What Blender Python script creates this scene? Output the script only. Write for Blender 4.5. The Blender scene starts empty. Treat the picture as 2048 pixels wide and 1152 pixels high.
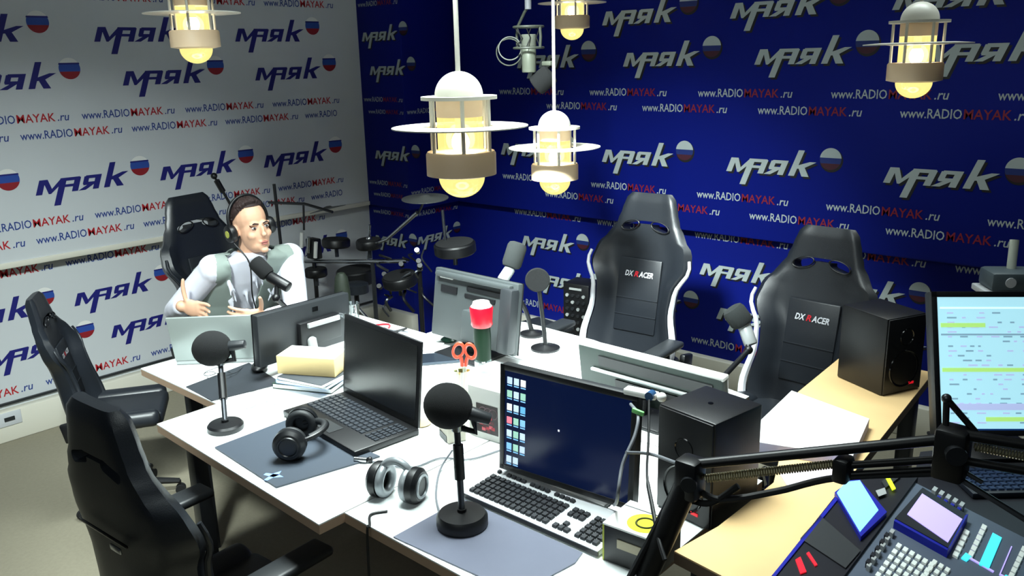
import bpy, bmesh, math, random
from math import sin, cos, pi, radians
from mathutils import Vector, Matrix, Euler

random.seed(7)
S = bpy.context.scene
C = S.collection

# ------------------------------------------------------------------ camera
CAM_H = 1.9
FPX = 1705.283
EX = Vector((0.74751349, 0.15563731, -0.64575584))   # room X in camera axes (right, down, forward)
EY = Vector((0.66386283, -0.20808898, 0.71832105))
EZ = Vector((-0.02257712, -0.96564797, -0.25887114))
cd = bpy.data.cameras.new('camera')
cd.sensor_width = 36.0
cd.lens = FPX / 2048 * 36.0
cd.clip_start = 0.05
cam = bpy.data.objects.new('camera', cd)
C.objects.link(cam)
cam.matrix_world = Matrix(((EX[0], -EX[1], -EX[2], 0),
                           (EY[0], -EY[1], -EY[2], 0),
                           (EZ[0], -EZ[1], -EZ[2], CAM_H),
                           (0, 0, 0, 1)))
S.camera = cam


def ray(u, v):
    q = Vector((u - 1024, v - 576, FPX))
    return Vector((EX.dot(q), EY.dot(q), EZ.dot(q)))


def at(u, v, z):
    """point of the horizontal plane z that the photograph shows at (u, v)"""
    r = ray(u, v)
    t = (z - CAM_H) / r.z
    return Vector((r.x * t, r.y * t, z))


def aty(u, v, y):
    r = ray(u, v)
    t = y / r.y
    return Vector((r.x * t, y, CAM_H + r.z * t))


def atx(u, v, x):
    r = ray(u, v)
    t = x / r.x
    return Vector((x, r.y * t, CAM_H + r.z * t))


def atd(u, v, d):
    r = ray(u, v) * (d / FPX)
    return r + Vector((0, 0, CAM_H))


# ------------------------------------------------------------------ world, lights, exposure
S.view_settings.view_transform = 'Standard'
S.view_settings.look = 'None'
S.view_settings.exposure = 0.0
S.view_settings.gamma = 1.0
S.view_settings.use_curve_mapping = False
w = bpy.data.worlds.new('world')
S.world = w
w.use_nodes = True
bg = w.node_tree.nodes['Background']
bg.inputs['Color'].default_value = (0.62, 0.78, 1.0, 1)
bg.inputs['Strength'].default_value = 0.03


def area(name, loc, target, sx, sy, power, col=(1, 1, 1), spread=180):
    l = bpy.data.lights.new(name, 'AREA')
    l.shape = 'RECTANGLE'
    l.size, l.size_y = sx, sy
    l.energy = power
    l.color = col
    l.spread = radians(spread)
    o = bpy.data.objects.new(name, l)
    C.objects.link(o)
    o.location = loc
    d = Vector(target) - Vector(loc)
    o.rotation_euler = d.to_track_quat('-Z', 'Y').to_euler()
    return o


COOL = (0.88, 1.0, 0.98)
area('desk_downlight', (-1.95, 1.9, 2.94), (-1.95, 1.9, 0), 1.6, 1.0, 72, COOL, 75)
area('left_wall_fill', (-1.6, 0.2, 2.94), (-4.8, 1.95, -0.3), 0.3, 0.3, 25, COOL, 54)  # added fill to brighten the lower white wall, stands for no known lamp
area('back_wall_fill', (-1.6, 1.2, 2.94), (-2.9, 4.3, -0.2), 0.3, 0.3, 36, COOL, 50)  # second added fill, lifts the lower blue panels; no known fixture
area('back_downlight', (-1.6, 3.45, 2.94), (-1.6, 3.45, 0), 2.4, 0.4, 14, COOL, 80)
area('room_light', (-0.6, -0.6, 2.9), (-2.2, 2.4, 0.6), 1.4, 1.0, 12, COOL, 150)


# ------------------------------------------------------------------ materials
def lin(c):
    if isinstance(c, str):
        c = c.lstrip('#')
        c = [int(c[i:i + 2], 16) / 255 for i in (0, 2, 4)]
        c = [x / 12.92 if x <= 0.04045 else ((x + 0.055) / 1.055) ** 2.4 for x in c]
    return tuple(c) + (1.0,)


MATS = {}


def mat(name, col, rough=0.5, metal=0.0, spec=0.5, emit=None, es=0.0, var=0.0, vscale=20, bump=0.0, bscale=200,
        trans=0.0, alpha=1.0):
    if name in MATS:
        return MATS[name]
    m = bpy.data.materials.new(name)
    m.use_nodes = True
    nt = m.node_tree
    b = nt.nodes['Principled BSDF']
    b.inputs['Base Color'].default_value = lin(col)
    b.inputs['Roughness'].default_value = rough
    b.inputs['Metallic'].default_value = metal
    b.inputs['Specular IOR Level'].default_value = spec
    if trans:
        b.inputs['Transmission Weight'].default_value = trans
    if alpha < 1:
        b.inputs['Alpha'].default_value = alpha
    if emit is not None:
        b.inputs['Emission Color'].default_value = lin(emit)
        b.inputs['Emission Strength'].default_value = es
    tc = None
    if var or bump:
        tc = nt.nodes.new('ShaderNodeTexCoord')
    if var:
        n = nt.nodes.new('ShaderNodeTexNoise')
        n.inputs['Scale'].default_value = vscale
        n.inputs['Detail'].default_value = 4
        nt.links.new(tc.outputs['Object'], n.inputs['Vector'])
        mx = nt.nodes.new('ShaderNodeMix')
        mx.data_type = 'RGBA'
        c = lin(col)
        mx.inputs[6].default_value = tuple(max(0, x * (1 - var)) for x in c[:3]) + (1,)
        mx.inputs[7].default_value = tuple(min(1, x * (1 + var)) for x in c[:3]) + (1,)
        nt.links.new(n.outputs['Fac'], mx.inputs[0])
        nt.links.new(mx.outputs[2], b.inputs['Base Color'])
    if bump:
        n2 = nt.nodes.new('ShaderNodeTexNoise')
        n2.inputs['Scale'].default_value = bscale
        n2.inputs['Detail'].default_value = 3
        nt.links.new(tc.outputs['Object'], n2.inputs['Vector'])
        bp = nt.nodes.new('ShaderNodeBump')
        bp.inputs['Strength'].default_value = bump
        bp.inputs['Distance'].default_value = 0.003
        nt.links.new(n2.outputs['Fac'], bp.inputs['Height'])
        nt.links.new(bp.outputs['Normal'], b.inputs['Normal'])
    MATS[name] = m
    return m


def glow_glass(name, col, es, fac, rough=0.05):
    m = bpy.data.materials.new(name)
    m.use_nodes = True
    nt = m.node_tree
    nt.nodes.clear()
    out = nt.nodes.new('ShaderNodeOutputMaterial')
    tr = nt.nodes.new('ShaderNodeBsdfTransparent')
    em = nt.nodes.new('ShaderNodeEmission')
    em.inputs['Color'].default_value = lin(col)
    em.inputs['Strength'].default_value = es
    gl = nt.nodes.new('ShaderNodeBsdfGlossy')
    gl.inputs['Roughness'].default_value = rough
    m1 = nt.nodes.new('ShaderNodeMixShader')
    m1.inputs[0].default_value = fac
    nt.links.new(tr.outputs[0], m1.inputs[1])
    nt.links.new(em.outputs[0], m1.inputs[2])
    m2 = nt.nodes.new('ShaderNodeMixShader')
    m2.inputs[0].default_value = 0.06
    nt.links.new(m1.outputs[0], m2.inputs[1])
    nt.links.new(gl.outputs[0], m2.inputs[2])
    nt.links.new(m2.outputs[0], out.inputs['Surface'])
    return m


def clear_glass(name, tint=(0.9, 1.0, 0.97), fac=0.12):
    m = bpy.data.materials.new(name)
    m.use_nodes = True
    nt = m.node_tree
    nt.nodes.clear()
    out = nt.nodes.new('ShaderNodeOutputMaterial')
    tr = nt.nodes.new('ShaderNodeBsdfTransparent')
    tr.inputs['Color'].default_value = tint + (1,)
    gl = nt.nodes.new('ShaderNodeBsdfGlossy')
    gl.inputs['Roughness'].default_value = 0.05
    lw = nt.nodes.new('ShaderNodeLayerWeight')
    lw.inputs['Blend'].default_value = 0.25
    ad = nt.nodes.new('ShaderNodeMath')
    ad.operation = 'MULTIPLY_ADD'
    ad.inputs[1].default_value = 0.6
    ad.inputs[2].default_value = fac
    mx = nt.nodes.new('ShaderNodeMixShader')
    nt.links.new(lw.outputs['Facing'], ad.inputs[0])
    nt.links.new(ad.outputs[0], mx.inputs[0])
    nt.links.new(tr.outputs[0], mx.inputs[1])
    nt.links.new(gl.outputs[0], mx.inputs[2])
    nt.links.new(mx.outputs[0], out.inputs['Surface'])
    return m


white_wall = mat('white_banner', '#c9cdd0', 0.55, var=0.03, vscale=2)
white_trim = mat('white_trim', '#d9d6c8', 0.5)
blue_wall = mat('blue_banner', '#051574', 0.6, spec=0.15, var=0.05, vscale=2)
navy_ink = mat('navy_ink', '#10126e', 0.6)
blue_ink = mat('blue_ink', '#1e3a86', 0.6)
red_ink = mat('red_ink', '#b0121e', 0.6)
dark_red_ink = mat('dark_red_ink', '#7a0a24', 0.6)
grey_ink = mat('pale_ink', '#a6b0b0', 0.6)
shade_ink = mat('outline_ink', '#05060f', 0.6)
ball_blue = mat('ball_blue_ink', '#24489c', 0.6)
ball_deep = mat('ball_deep_ink', '#0a2468', 0.6)
ball_maroon = mat('ball_maroon_ink', '#3c0a20', 0.6)
ball_red = mat('ball_red_ink', '#8c1420', 0.6)
carpet = mat('carpet', '#8a8472', 0.95, var=0.12, vscale=60, bump=0.6, bscale=500)
ceil_m = mat('ceiling_paint', '#8a8d90', 0.9)
desk_white = mat('white_laminate', '#e9eeee', 0.35, var=0.015, vscale=3)
desk_edge = mat('desk_edge', '#a98f78', 0.6)
black_leather = mat('black_leather', '#1b1f25', 0.38, spec=0.6, bump=0.12, bscale=350)
grey_leather = mat('charcoal_leather', '#1c2026', 0.36, spec=0.7, bump=0.12, bscale=350)
black_plastic = mat('black_plastic', '#0c0d10', 0.42)
black_gloss = mat('black_gloss', '#08090b', 0.15)
dark_plastic = mat('dark_grey_plastic', '#24272a', 0.45)
grey_plastic = mat('grey_plastic', '#6f7376', 0.45)
silver_plastic = mat('silver_plastic', '#a9adad', 0.38, metal=0.2)
pale_plastic = mat('pale_plastic', '#c9ccd0', 0.45)
steel = mat('steel', '#b8bcc0', 0.25, metal=1.0)
dark_steel = mat('dark_steel', '#4a4d52', 0.35, metal=0.8)
foam_black = mat('foam_black', '#07090b', 0.95, var=0.25, vscale=300, bump=0.5, bscale=700)
foam_grey = mat('foam_grey', '#262a2a', 0.95, var=0.2, vscale=300, bump=0.5, bscale=700)
rubber = mat('rubber', '#121315', 0.8)
white_paint = mat('white_paint', '#e6e6e2', 0.4)
white_paper = mat('white_paper', '#eef0ee', 0.8)


# ------------------------------------------------------------------ mesh builder
def frame_to(p0, p1):
    d = Vector(p1) - Vector(p0)
    q = Vector((0, 0, 1)).rotation_difference(d.normalized()) if d.length > 1e-9 else Euler((0, 0, 0)).to_quaternion()
    return Matrix.Translation(Vector(p0)) @ q.to_matrix().to_4x4()


def rotm(rx=0, ry=0, rz=0):
    return Euler((radians(rx), radians(ry), radians(rz))).to_matrix().to_4x4()


def TR(x, y, z):
    return Matrix.Translation(Vector((x, y, z)))


class MB:
    def __init__(self):
        self.v, self.f, self.m, self.mats = [], [], [], []
        self.M = Matrix.Identity(4)

    def mi(self, m):
        if m not in self.mats:
            self.mats.append(m)
        return self.mats.index(m)

    def raw(self, vs, fs, m, M=None):
        X = self.M @ M if M is not None else self.M
        b = len(self.v)
        self.v.extend(tuple(X @ Vector(p)) for p in vs)
        k = self.mi(m)
        for f in fs:
            self.f.append(tuple(b + i for i in f))
            self.m.append(k)
        return self

    def _bm(self, bm, m, M=None):
        bm.verts.index_update()
        self.raw([v.co.copy() for v in bm.verts], [[v.index for v in f.verts] for f in bm.faces], m, M)
        bm.free()
        return self

    def box(self, c, s, m, M=None, bev=0.0, seg=2, top=None):
        bm = bmesh.new()
        bmesh.ops.create_cube(bm, size=1)
        for v in bm.verts:
            v.co = Vector((v.co.x * s[0], v.co.y * s[1], v.co.z * s[2]))
            if top and v.co.z > 0:
                v.co.x *= top[0]
                v.co.y *= top[1]
        if bev:
            bmesh.ops.bevel(bm, geom=bm.edges[:], offset=bev, segments=seg, affect='EDGES', profile=0.5)
        T = Matrix.Translation(Vector(c))
        return self._bm(bm, m, M @ T if M is not None else T)

    def lathe(self, prof, m, M=None, seg=28, cap=True):
        vs, fs = [], []
        n = len(prof)
        for i in range(seg):
            a = 2 * pi * i / seg
            for r, z in prof:
                vs.append((r * cos(a), r * sin(a), z))
        for i in range(seg):
            j = (i + 1) % seg
            for k in range(n - 1):
                fs.append((i * n + k, j * n + k, j * n + k + 1, i * n + k + 1))
        if cap:
            if prof[0][0] > 1e-6:
                fs.append(tuple(i * n for i in range(seg))[::-1])
            if prof[-1][0] > 1e-6:
                fs.append(tuple(i * n + n - 1 for i in range(seg)))
        return self.raw(vs, fs, m, M)

    def cyl(self, p0, p1, r, m, r1=None, seg=20, bev=0.0):
        L = (Vector(p1) - Vector(p0)).length
        r1 = r if r1 is None else r1
        if bev:
            prof = [(r - bev, 0), (r - bev * .3, bev * .3), (r, bev), (r1, L - bev), (r1 - bev * .3, L - bev * .3), (r1 - bev, L)]
        else:
            prof = [(r, 0), (r1, L)]
        return self.lathe(prof, m, frame_to(p0, p1), seg)

    def sph(self, c, r, m, M=None, seg=20, rings=12):
        if not hasattr(r, '__len__'):
            r = (r, r, r)
        prof = [(sin(pi * i / rings), -cos(pi * i / rings)) for i in range(rings + 1)]
        prof[0] = (1e-4, -1)
        prof[-1] = (1e-4, 1)
        T = Matrix.Translation(Vector(c)) @ Matrix.Diagonal((r[0], r[1], r[2], 1))
        return self.lathe(prof, m, M @ T if M is not None else T, seg)

    def tube(self, pts, r, m, seg=10, smooth=0, closed=False):
        P = [Vector(p) for p in pts]
        if smooth:
            P = spline(P, smooth, closed)
        n = len(P)
        rad = r if hasattr(r, '__len__') else [r] * n
        if len(rad) != n:
            rad = [rad[min(len(rad) - 1, int(i * len(rad) / n))] for i in range(n)]
        vs, fs = [], []
        up = None
        for i in range(n):
            a = P[(i - 1) % n] if closed or i else P[i]
            b = P[(i + 1) % n] if closed or i < n - 1 else P[i]
            t = (b - a).normalized()
            if up is None:
                up = t.orthogonal().normalized()
            up = (up - t * up.dot(t))
            up = up.normalized() if up.length > 1e-6 else t.orthogonal().normalized()
            s = t.cross(up)
            for k in range(seg):
                an = 2 * pi * k / seg
                vs.append(P[i] + (up * cos(an) + s * sin(an)) * rad[i])
        rng = n if closed else n - 1
        for i in range(rng):
            j = (i + 1) % n
            for k in range(seg):
                l = (k + 1) % seg
                fs.append((i * seg + k, i * seg + l, j * seg + l, j * seg + k))
        if not closed:
            fs.append(tuple(range(seg))[::-1])
            fs.append(tuple((n - 1) * seg + k for k in range(seg)))
        return self.raw(vs, fs, m)

    def prism(self, poly, z0, z1, m, M=None):
        n = len(poly)
        vs = [(p[0], p[1], z0) for p in poly] + [(p[0], p[1], z1) for p in poly]
        fs = [tuple(range(n))[::-1], tuple(range(n, 2 * n))]
        fs += [(i, (i + 1) % n, n + (i + 1) % n, n + i) for i in range(n)]
        return self.raw(vs, fs, m, M)

    def loft(self, rings, m, M=None, cap=True):
        n = len(rings[0])
        vs = [p for r in rings for p in r]
        fs = []
        for i in range(len(rings) - 1):
            for k in range(n):
                l = (k + 1) % n
                fs.append((i * n + k, i * n + l, (i + 1) * n + l, (i + 1) * n + k))
        if cap:
            fs.append(tuple(range(n))[::-1])
            fs.append(tuple((len(rings) - 1) * n + k for k in range(n)))
        return self.raw(vs, fs, m, M)

    def torus(self, c, R, r, m, M=None, seg=32, s2=10, sx=1.0, sy=1.0):
        vs, fs = [], []
        for i in range(seg):
            a = 2 * pi * i / seg
            for k in range(s2):
                b = 2 * pi * k / s2
                q = R + r * cos(b)
                vs.append((c[0] + q * cos(a) * sx, c[1] + q * sin(a) * sy, c[2] + r * sin(b)))
        for i in range(seg):
            j = (i + 1) % seg
            for k in range(s2):
                l = (k + 1) % s2
                fs.append((i * s2 + k, j * s2 + k, j * s2 + l, i * s2 + l))
        return self.raw(vs, fs, m, M)

    def mesh(self, name):
        me = bpy.data.meshes.new(name)
        me.from_pydata(self.v, [], self.f)
        for m in self.mats:
            me.materials.append(m)
        me.polygons.foreach_set('material_index', self.m)
        me.polygons.foreach_set('use_smooth', [True] * len(me.polygons))
        me.set_sharp_from_angle(angle=radians(38))
        me.update()
        return me

    def build(self, name, parent=None, label=None, loc=None, rot=None):
        o = bpy.data.objects.new(name, self.mesh(name))
        C.objects.link(o)
        if parent is not None:
            o.parent = parent
        if label:
            o['label'] = label
        if loc is not None:
            o.location = loc
        if rot is not None:
            o.rotation_euler = rot
        return o


def outward(me):
    bm = bmesh.new()
    bm.from_mesh(me)
    bmesh.ops.remove_doubles(bm, verts=bm.verts[:], dist=1e-6)
    bmesh.ops.recalc_face_normals(bm, faces=bm.faces[:])
    bm.to_mesh(me)
    bm.free()
    return me


def spline(P, k, closed=False):
    out = []
    n = len(P)
    rng = n if closed else n - 1
    for i in range(rng):
        p1, p2 = P[i], P[(i + 1) % n]
        p0 = P[(i - 1) % n] if closed or i > 0 else p1 * 2 - p2
        p3 = P[(i + 2) % n] if closed or i < n - 2 else p2 * 2 - p1
        for j in range(k):
            t = j / k
            out.append(0.5 * ((2 * p1) + (p2 - p0) * t + (2 * p0 - 5 * p1 + 4 * p2 - p3) * t * t
                              + (3 * p1 - p0 - 3 * p2 + p3) * t ** 3))
    if not closed:
        out.append(P[-1])
    return out


def tag(o, label, cat, group=None):
    o['label'] = label
    o['category'] = cat
    if group:
        o['group'] = group
    return o


def thing(name, label, cat, loc=(0, 0, 0), rz=0.0, group=None):
    o = bpy.data.objects.new(name, None)
    o.empty_display_size = 0.05
    C.objects.link(o)
    o.location = loc
    o.rotation_euler = (0, 0, rz)
    return tag(o, label, cat, group)


def struct(name, mb):
    o = mb.build(name)
    o['kind'] = 'structure'
    return o


def dup(root, loc, rz, label, group=None, dz=0.0, fixed=()):
    r = root.copy()
    C.objects.link(r)
    r.location = loc
    r.rotation_euler = (0, 0, rz)
    r['label'] = label
    if group:
        r['group'] = group

    def rec(src, dst, top):
        for ch in list(src.children):
            c = ch.copy()
            C.objects.link(c)
            c.parent = dst
            if top and dz and ch.name.split('.')[0] not in fixed:
                c.location = Vector(ch.location) + Vector((0, 0, dz))
            rec(ch, c, False)
    rec(root, r, True)
    return r


_txt = {}


def text2d(s, bold=0.0, shear=0.0, res=2):
    """outline of a string as a flat mesh: (verts, faces, width)"""
    key = (s, bold, shear)
    if key in _txt:
        return _txt[key]
    cu = bpy.data.curves.new('t', 'FONT')
    cu.body = s
    cu.size = 1.0
    cu.offset = bold
    cu.shear = shear
    cu.resolution_u = res
    cu.fill_mode = 'FRONT'
    o = bpy.data.objects.new('t', cu)
    C.objects.link(o)
    dg = bpy.context.evaluated_depsgraph_get()
    me = bpy.data.meshes.new_from_object(o.evaluated_get(dg))
    vs = [v.co.copy() for v in me.vertices]
    fs = [tuple(p.vertices) for p in me.polygons]
    x0 = min(v.x for v in vs)
    x1 = max(v.x for v in vs)
    vs = [Vector((v.x - x0, v.y, 0)) for v in vs]
    bpy.data.objects.remove(o)
    bpy.data.curves.remove(cu)
    bpy.data.meshes.remove(me)
    _txt[key] = (vs, fs, x1 - x0)
    return _txt[key]


def put_text(mb, s, m, M, height, bold=0.0, shear=0.0, width=None):
    vs, fs, w_ = text2d(s, bold, shear)
    k = height / 0.72
    kx = k if width is None else width / w_
    mb.raw([(v.x * kx, v.y * k, 0) for v in vs], fs, m, M)
    return w_ * kx


def slab_frame(TL, TR_, BL):
    """frame of a flat panel from three corners: x along the width, z up its face, y out of its back"""
    TL, TR_, BL = Vector(TL), Vector(TR_), Vector(BL)
    x = (TR_ - TL)
    W = x.length
    x.normalize()
    z = TL - BL
    z = z - x * z.dot(x)
    Hh = z.length
    z.normalize()
    y = z.cross(x)
    M = Matrix((x, y, z)).transposed().to_4x4()
    M.translation = BL
    return M, W, Hh


# ------------------------------------------------------------------ the room: printed wall panels
def stroke(p, q, wd):
    """thick straight stroke as a quad"""
    d = Vector((q[0] - p[0], q[1] - p[1]))
    n = Vector((-d.y, d.x)).normalized() * wd / 2
    return [(p[0] + n.x, p[1] + n.y), (p[0] - n.x, p[1] - n.y), (q[0] - n.x, q[1] - n.y), (q[0] + n.x, q[1] + n.y)]


def hbar(x0, x1, y, h):
    return [(x0, y), (x1, y), (x1, y + h), (x0, y + h)]


def vbar(x, y0, y1, w_=0.42):
    return [(x, y0), (x + w_, y0), (x + w_, y1), (x, y1)]


LOGO = [vbar(0.0, 0, 1), [(0.2, 1.0), (0.55, 1.0), (1.0, 0.32), (1.0, 0.0), (0.85, 0.0)],
        [(1.0, 0.0), (1.0, 0.36), (1.45, 1.0), (1.85, 1.0), (1.85, 0.95)],
        vbar(1.4, -0.85, 1.0, 0.45), hbar(1.7, 2.75, 0.78, 0.22), vbar(2.4, 0, 0.95), hbar(1.8, 2.5, 0.36, 0.18),
        hbar(3.15, 4.2, 0.78, 0.22), vbar(3.05, 0.42, 0.95, 0.36), hbar(3.1, 4.0, 0.34, 0.2), vbar(3.85, 0, 1.0),
        [(3.45, 0.38), (3.9, 0.38), (3.35, 0.0), (2.85, 0.0)],
        vbar(4.65, 0, 1.75), [(5.0, 0.5), (5.0, 0.72), (5.75, 1.0), (6.2, 1.0), (5.5, 0.55)],
        [(5.1, 0.62), (5.55, 0.62), (6.1, 0.0), (5.6, 0.0)]]
SH = 0.38
LOGO = [[(x + y * SH, y) for x, y in poly] for poly in LOGO]


def disc_band(cx, cy, r, y0, y1, n=14):
    """part of a disc between two heights (in radii)"""
    a0, a1 = math.asin(max(-1, y0)), math.asin(min(1, y1))
    L = [(cx - r * cos(a0 + (a1 - a0) * i / n), cy + r * sin(a0 + (a1 - a0) * i / n)) for i in range(n + 1)]
    Rr = [(cx + r * cos(a1 - (a1 - a0) * i / n), cy + r * sin(a1 - (a1 - a0) * i / n)) for i in range(n + 1)]
    return L + Rr


def flat(mb, poly, z, m, M):
    a = sum(poly[i][0] * poly[(i + 1) % len(poly)][1] - poly[(i + 1) % len(poly)][0] * poly[i][1] for i in range(len(poly)))
    if a < 0:
        poly = poly[::-1]
    mb.raw([(p[0], p[1], z) for p in poly], [tuple(range(len(poly)))], m, M)


def logo(mb, M, length, dark, clip=None):
    """the station's lettering with its striped ball; dark = for the blue panels"""
    k = length / 6.45
    K = M @ Matrix.Diagonal((k, k, 1, 1))
    for i, poly in enumerate(LOGO):
        if dark:
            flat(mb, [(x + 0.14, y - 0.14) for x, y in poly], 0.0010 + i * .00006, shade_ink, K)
            flat(mb, [(x, y) for x, y in poly], 0.0026 + i * .00006, grey_ink, K)
        else:
            flat(mb, poly, 0.0015 + i * .00006, navy_ink, K)
    cx, cy, r = 7.5, 1.28, 0.72
    if dark:
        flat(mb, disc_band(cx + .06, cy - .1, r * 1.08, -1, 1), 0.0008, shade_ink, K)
        flat(mb, disc_band(cx, cy, r, 0.1, 1), 0.0016, grey_ink, K)
        flat(mb, disc_band(cx, cy, r, -0.42, 0.1), 0.0016, ball_deep, K)
        flat(mb, disc_band(cx, cy, r, -1, -0.42), 0.0016, ball_maroon, K)
    else:
        flat(mb, disc_band(cx, cy, r, 0.45, 1), 0.0016, white_paint, K)
        flat(mb, disc_band(cx, cy, r, -0.28, 0.45), 0.0016, ball_blue, K)
        flat(mb, disc_band(cx, cy, r, -1, -0.28), 0.0016, ball_red, K)
        flat(mb, disc_band(cx, cy, r * 1.07, 0.36, 0.5), 0.0018, navy_ink, K)


def url(mb, M, length, dark, part='all'):
    h = length * 0.082
    a, b = (grey_ink, dark_red_ink) if dark else (blue_ink, red_ink)
    K = M @ TR(0, 0, 0.0016)
    put_text(mb, 'www.', a, K, h, 0.008, 0, length * 0.215)
    put_text(mb, 'RADIO', a, K @ TR(length * 0.225, 0, 0), h, 0.008, 0, length * 0.27)
    if part == 'all':
        put_text(mb, 'MAYAK', b, K @ TR(length * 0.51, 0, 0), h, 0.011, 0, length * 0.355)
        put_text(mb, '.ru', a, K @ TR(length * 0.885, 0, 0), h, 0.008, 0.2, length * 0.115)


def left_M(y, z, x):      # text frame on a panel whose face looks along +X
    return Matrix(((0, 0, 1, x), (1, 0, 0, y), (0, 1, 0, z), (0, 0, 0, 1)))


def back_M(x, z, y):      # text frame on a panel whose face looks along -Y
    return Matrix(((1, 0, 0, x), (0, 0, -1, y), (0, 1, 0, z), (0, 0, 0, 1)))


XU, XL = -4.76, -4.84      # upper and lower faces of the left wall
YU, YL = 4.26, 4.34        # upper and lower faces of the back wall
YC, YCL = 3.80, 3.86       # boxed-in corner, face towards the room
XC, XCL = -4.33, -4.40
SEAM = 0.925
CEIL = 3.0

mb = MB()
mb.box(((-6.2 + 3.0) / 2, 1.7, -0.05), (9.2, 6.4, 0.1), carpet)
struct('floor', mb)
mb = MB()
mb.box(((-6.2 + 3.0) / 2, 1.7, CEIL + 0.05), (9.2, 6.4, 0.1), ceil_m)
struct('ceiling', mb)

mb = MB()
y0, y1 = -1.5, YC
mb.box((XL - 0.1, (y0 + 4.5) / 2, CEIL / 2), (0.2, 4.5 - y0, CEIL), white_wall)
mb.box(((XU + XL) / 2, (y0 + y1) / 2, (SEAM + 0.03 + CEIL) / 2), (XU - XL, y1 - y0, CEIL - SEAM - 0.03), white_wall)
mb.box(((XU + XL) / 2 + 0.006, (y0 + y1) / 2, SEAM + 0.015), (XU - XL + 0.012, y1 - y0, 0.03), white_trim, bev=0.005)
for z, ys in ((2.04, (0.38, 1.21, 2.04, 2.87)), (1.81, (0.50, 1.33, 2.16, 2.98)), (1.275, (0.28, 0.95, 1.63, 2.30, 2.98)),
              (2.47, (1.40, 2.20, 3.0))):
    for y in ys:
        logo(mb, left_M(y, z, XU), 0.485, False)
for z, y, n, d in ((2.25, 1.93, 3, .58), (1.645, 0.17, 6, .583), (1.56, 0.46, 5, .572), (1.115, 0.17, 6, .58), (1.025, 0.45, 5, .573)):
    for i in range(n):
        url(mb, left_M(y + i * d, z, XU), 0.52, False)
for z, y in ((1.56, 3.32), (1.025, 3.315)):
    url(mb, left_M(y, z, XU), 0.52, False, 'start')
for z, ys in ((0.635, (0.44, 1.10, 1.76, 2.42, 3.08)), (0.405, (0.62, 1.28, 1.93, 2.58))):
    for y in ys:
        logo(mb, left_M(y, z, XL), 0.445, False)
for z, y in ((0.865, 0.56), (0.235, 0.36)):
    for i in range(5):
        url(mb, left_M(y + i * 0.595, z, XL), 0.53, False)
struct('wall_left', mb)

mb = MB()
mb.box((XL + 0.02, (y0 + YCL) / 2, 0.085), (0.06, YCL - y0, 0.17), white_trim, bev=0.008)
mb.box((XL + 0.005, (y0 + YCL) / 2, 0.195), (0.02, YCL - y0, 0.012), dark_plastic)
struct('baseboard_left', mb)

mb = MB()
x0, x1 = XC, 2.4
mb.box(((XL + 2.4) / 2, YL + 0.1, CEIL / 2), (2.4 - XL, 0.2, CEIL), blue_wall)
mb.box(((x0 + x1) / 2, (YU + YL) / 2, (SEAM + CEIL) / 2), (x1 - x0, YL - YU, CEIL - SEAM), blue_wall, bev=0.012)
for z, x, n, d in ((2.08, -3.07, 4, .82), (1.845, -3.74, 5, .82), (1.285, -3.9, 5, .833), (2.32, -3.74, 5, .82)):
    for i in range(n):
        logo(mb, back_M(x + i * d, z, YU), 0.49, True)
for z, x, n, d in ((1.68, -3.90, 5, .738), (1.595, -3.50, 5, .716), (1.125, -3.89, 5, .74), (1.035, -3.52, 5, .717)):
    for i in range(n):
        url(mb, back_M(x + i * d, z, YU), 0.54, True)
for z, x, n, d in ((0.66, -3.80, 5, .69), (0.41, -3.69, 5, .695)):
    for i in range(n):
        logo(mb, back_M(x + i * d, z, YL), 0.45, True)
for z, x, n, d in ((0.875, -3.86, 6, .70), (0.235, -3.90, 5, .72)):
    for i in range(n):
        url(mb, back_M(x + i * d, z, YL), 0.57, True)
struct('wall_back', mb)

mb = MB()
mb.box(((XCL + XL) / 2, (YCL + YL) / 2, CEIL / 2), (XCL - XL, YL - YCL, CEIL), blue_wall)
mb.box(((XC + XU) / 2 - 0.03, (YC + YL) / 2, (SEAM + CEIL) / 2), (XC - XU + 0.06, YL - YC, CEIL - SEAM), blue_wall, bev=0.012)
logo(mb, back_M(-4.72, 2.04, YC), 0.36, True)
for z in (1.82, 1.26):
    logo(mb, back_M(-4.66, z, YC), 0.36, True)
for z in (2.26, 1.645, 1.08):
    url(mb, back_M(-4.74, z, YC), 0.40, True)
for z in (1.565, 1.0):
    url(mb, back_M(-4.70, z, YC), 0.36, True)
logo(mb, back_M(-4.80, 0.64, YCL), 0.36, True)
url(mb, back_M(-4.79, 0.86, YCL), 0.38, True)
for z in (1.03, 1.565):
    url(mb, left_M(YC + 0.02, z, XC), 0.42, True)
url(mb, left_M(YCL + 0.02, 0.86, XCL), 0.44, True)
logo(mb, left_M(YCL + 0.05, 0.66, XCL), 0.34, True)
struct('wall_corner', mb)

mb = MB()
mb.box(((XCL + 2.4) / 2, YL - 0.02, 0.085), (2.4 - XCL, 0.06, 0.17), white_trim, bev=0.008)
struct('baseboard_back', mb)
mb = MB()
mb.box(((XL + XCL) / 2 + 0.02, YCL - 0.02, 0.085), (XCL - XL, 0.06, 0.17), white_trim, bev=0.008)
struct('baseboard_corner', mb)

p = atx(10, 840, XL + 0.05)
mb = MB()
mb.box((0, 0, 0), (0.012, 0.16, 0.075), pale_plastic, bev=0.004)
mb.box((0.008, 0.02, 0.002), (0.006, 0.05, 0.02), dark_plastic)
o = mb.build('wall_socket', loc=p)
tag(o, 'small white socket plate on the skirting of the white wall', 'socket')


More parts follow.
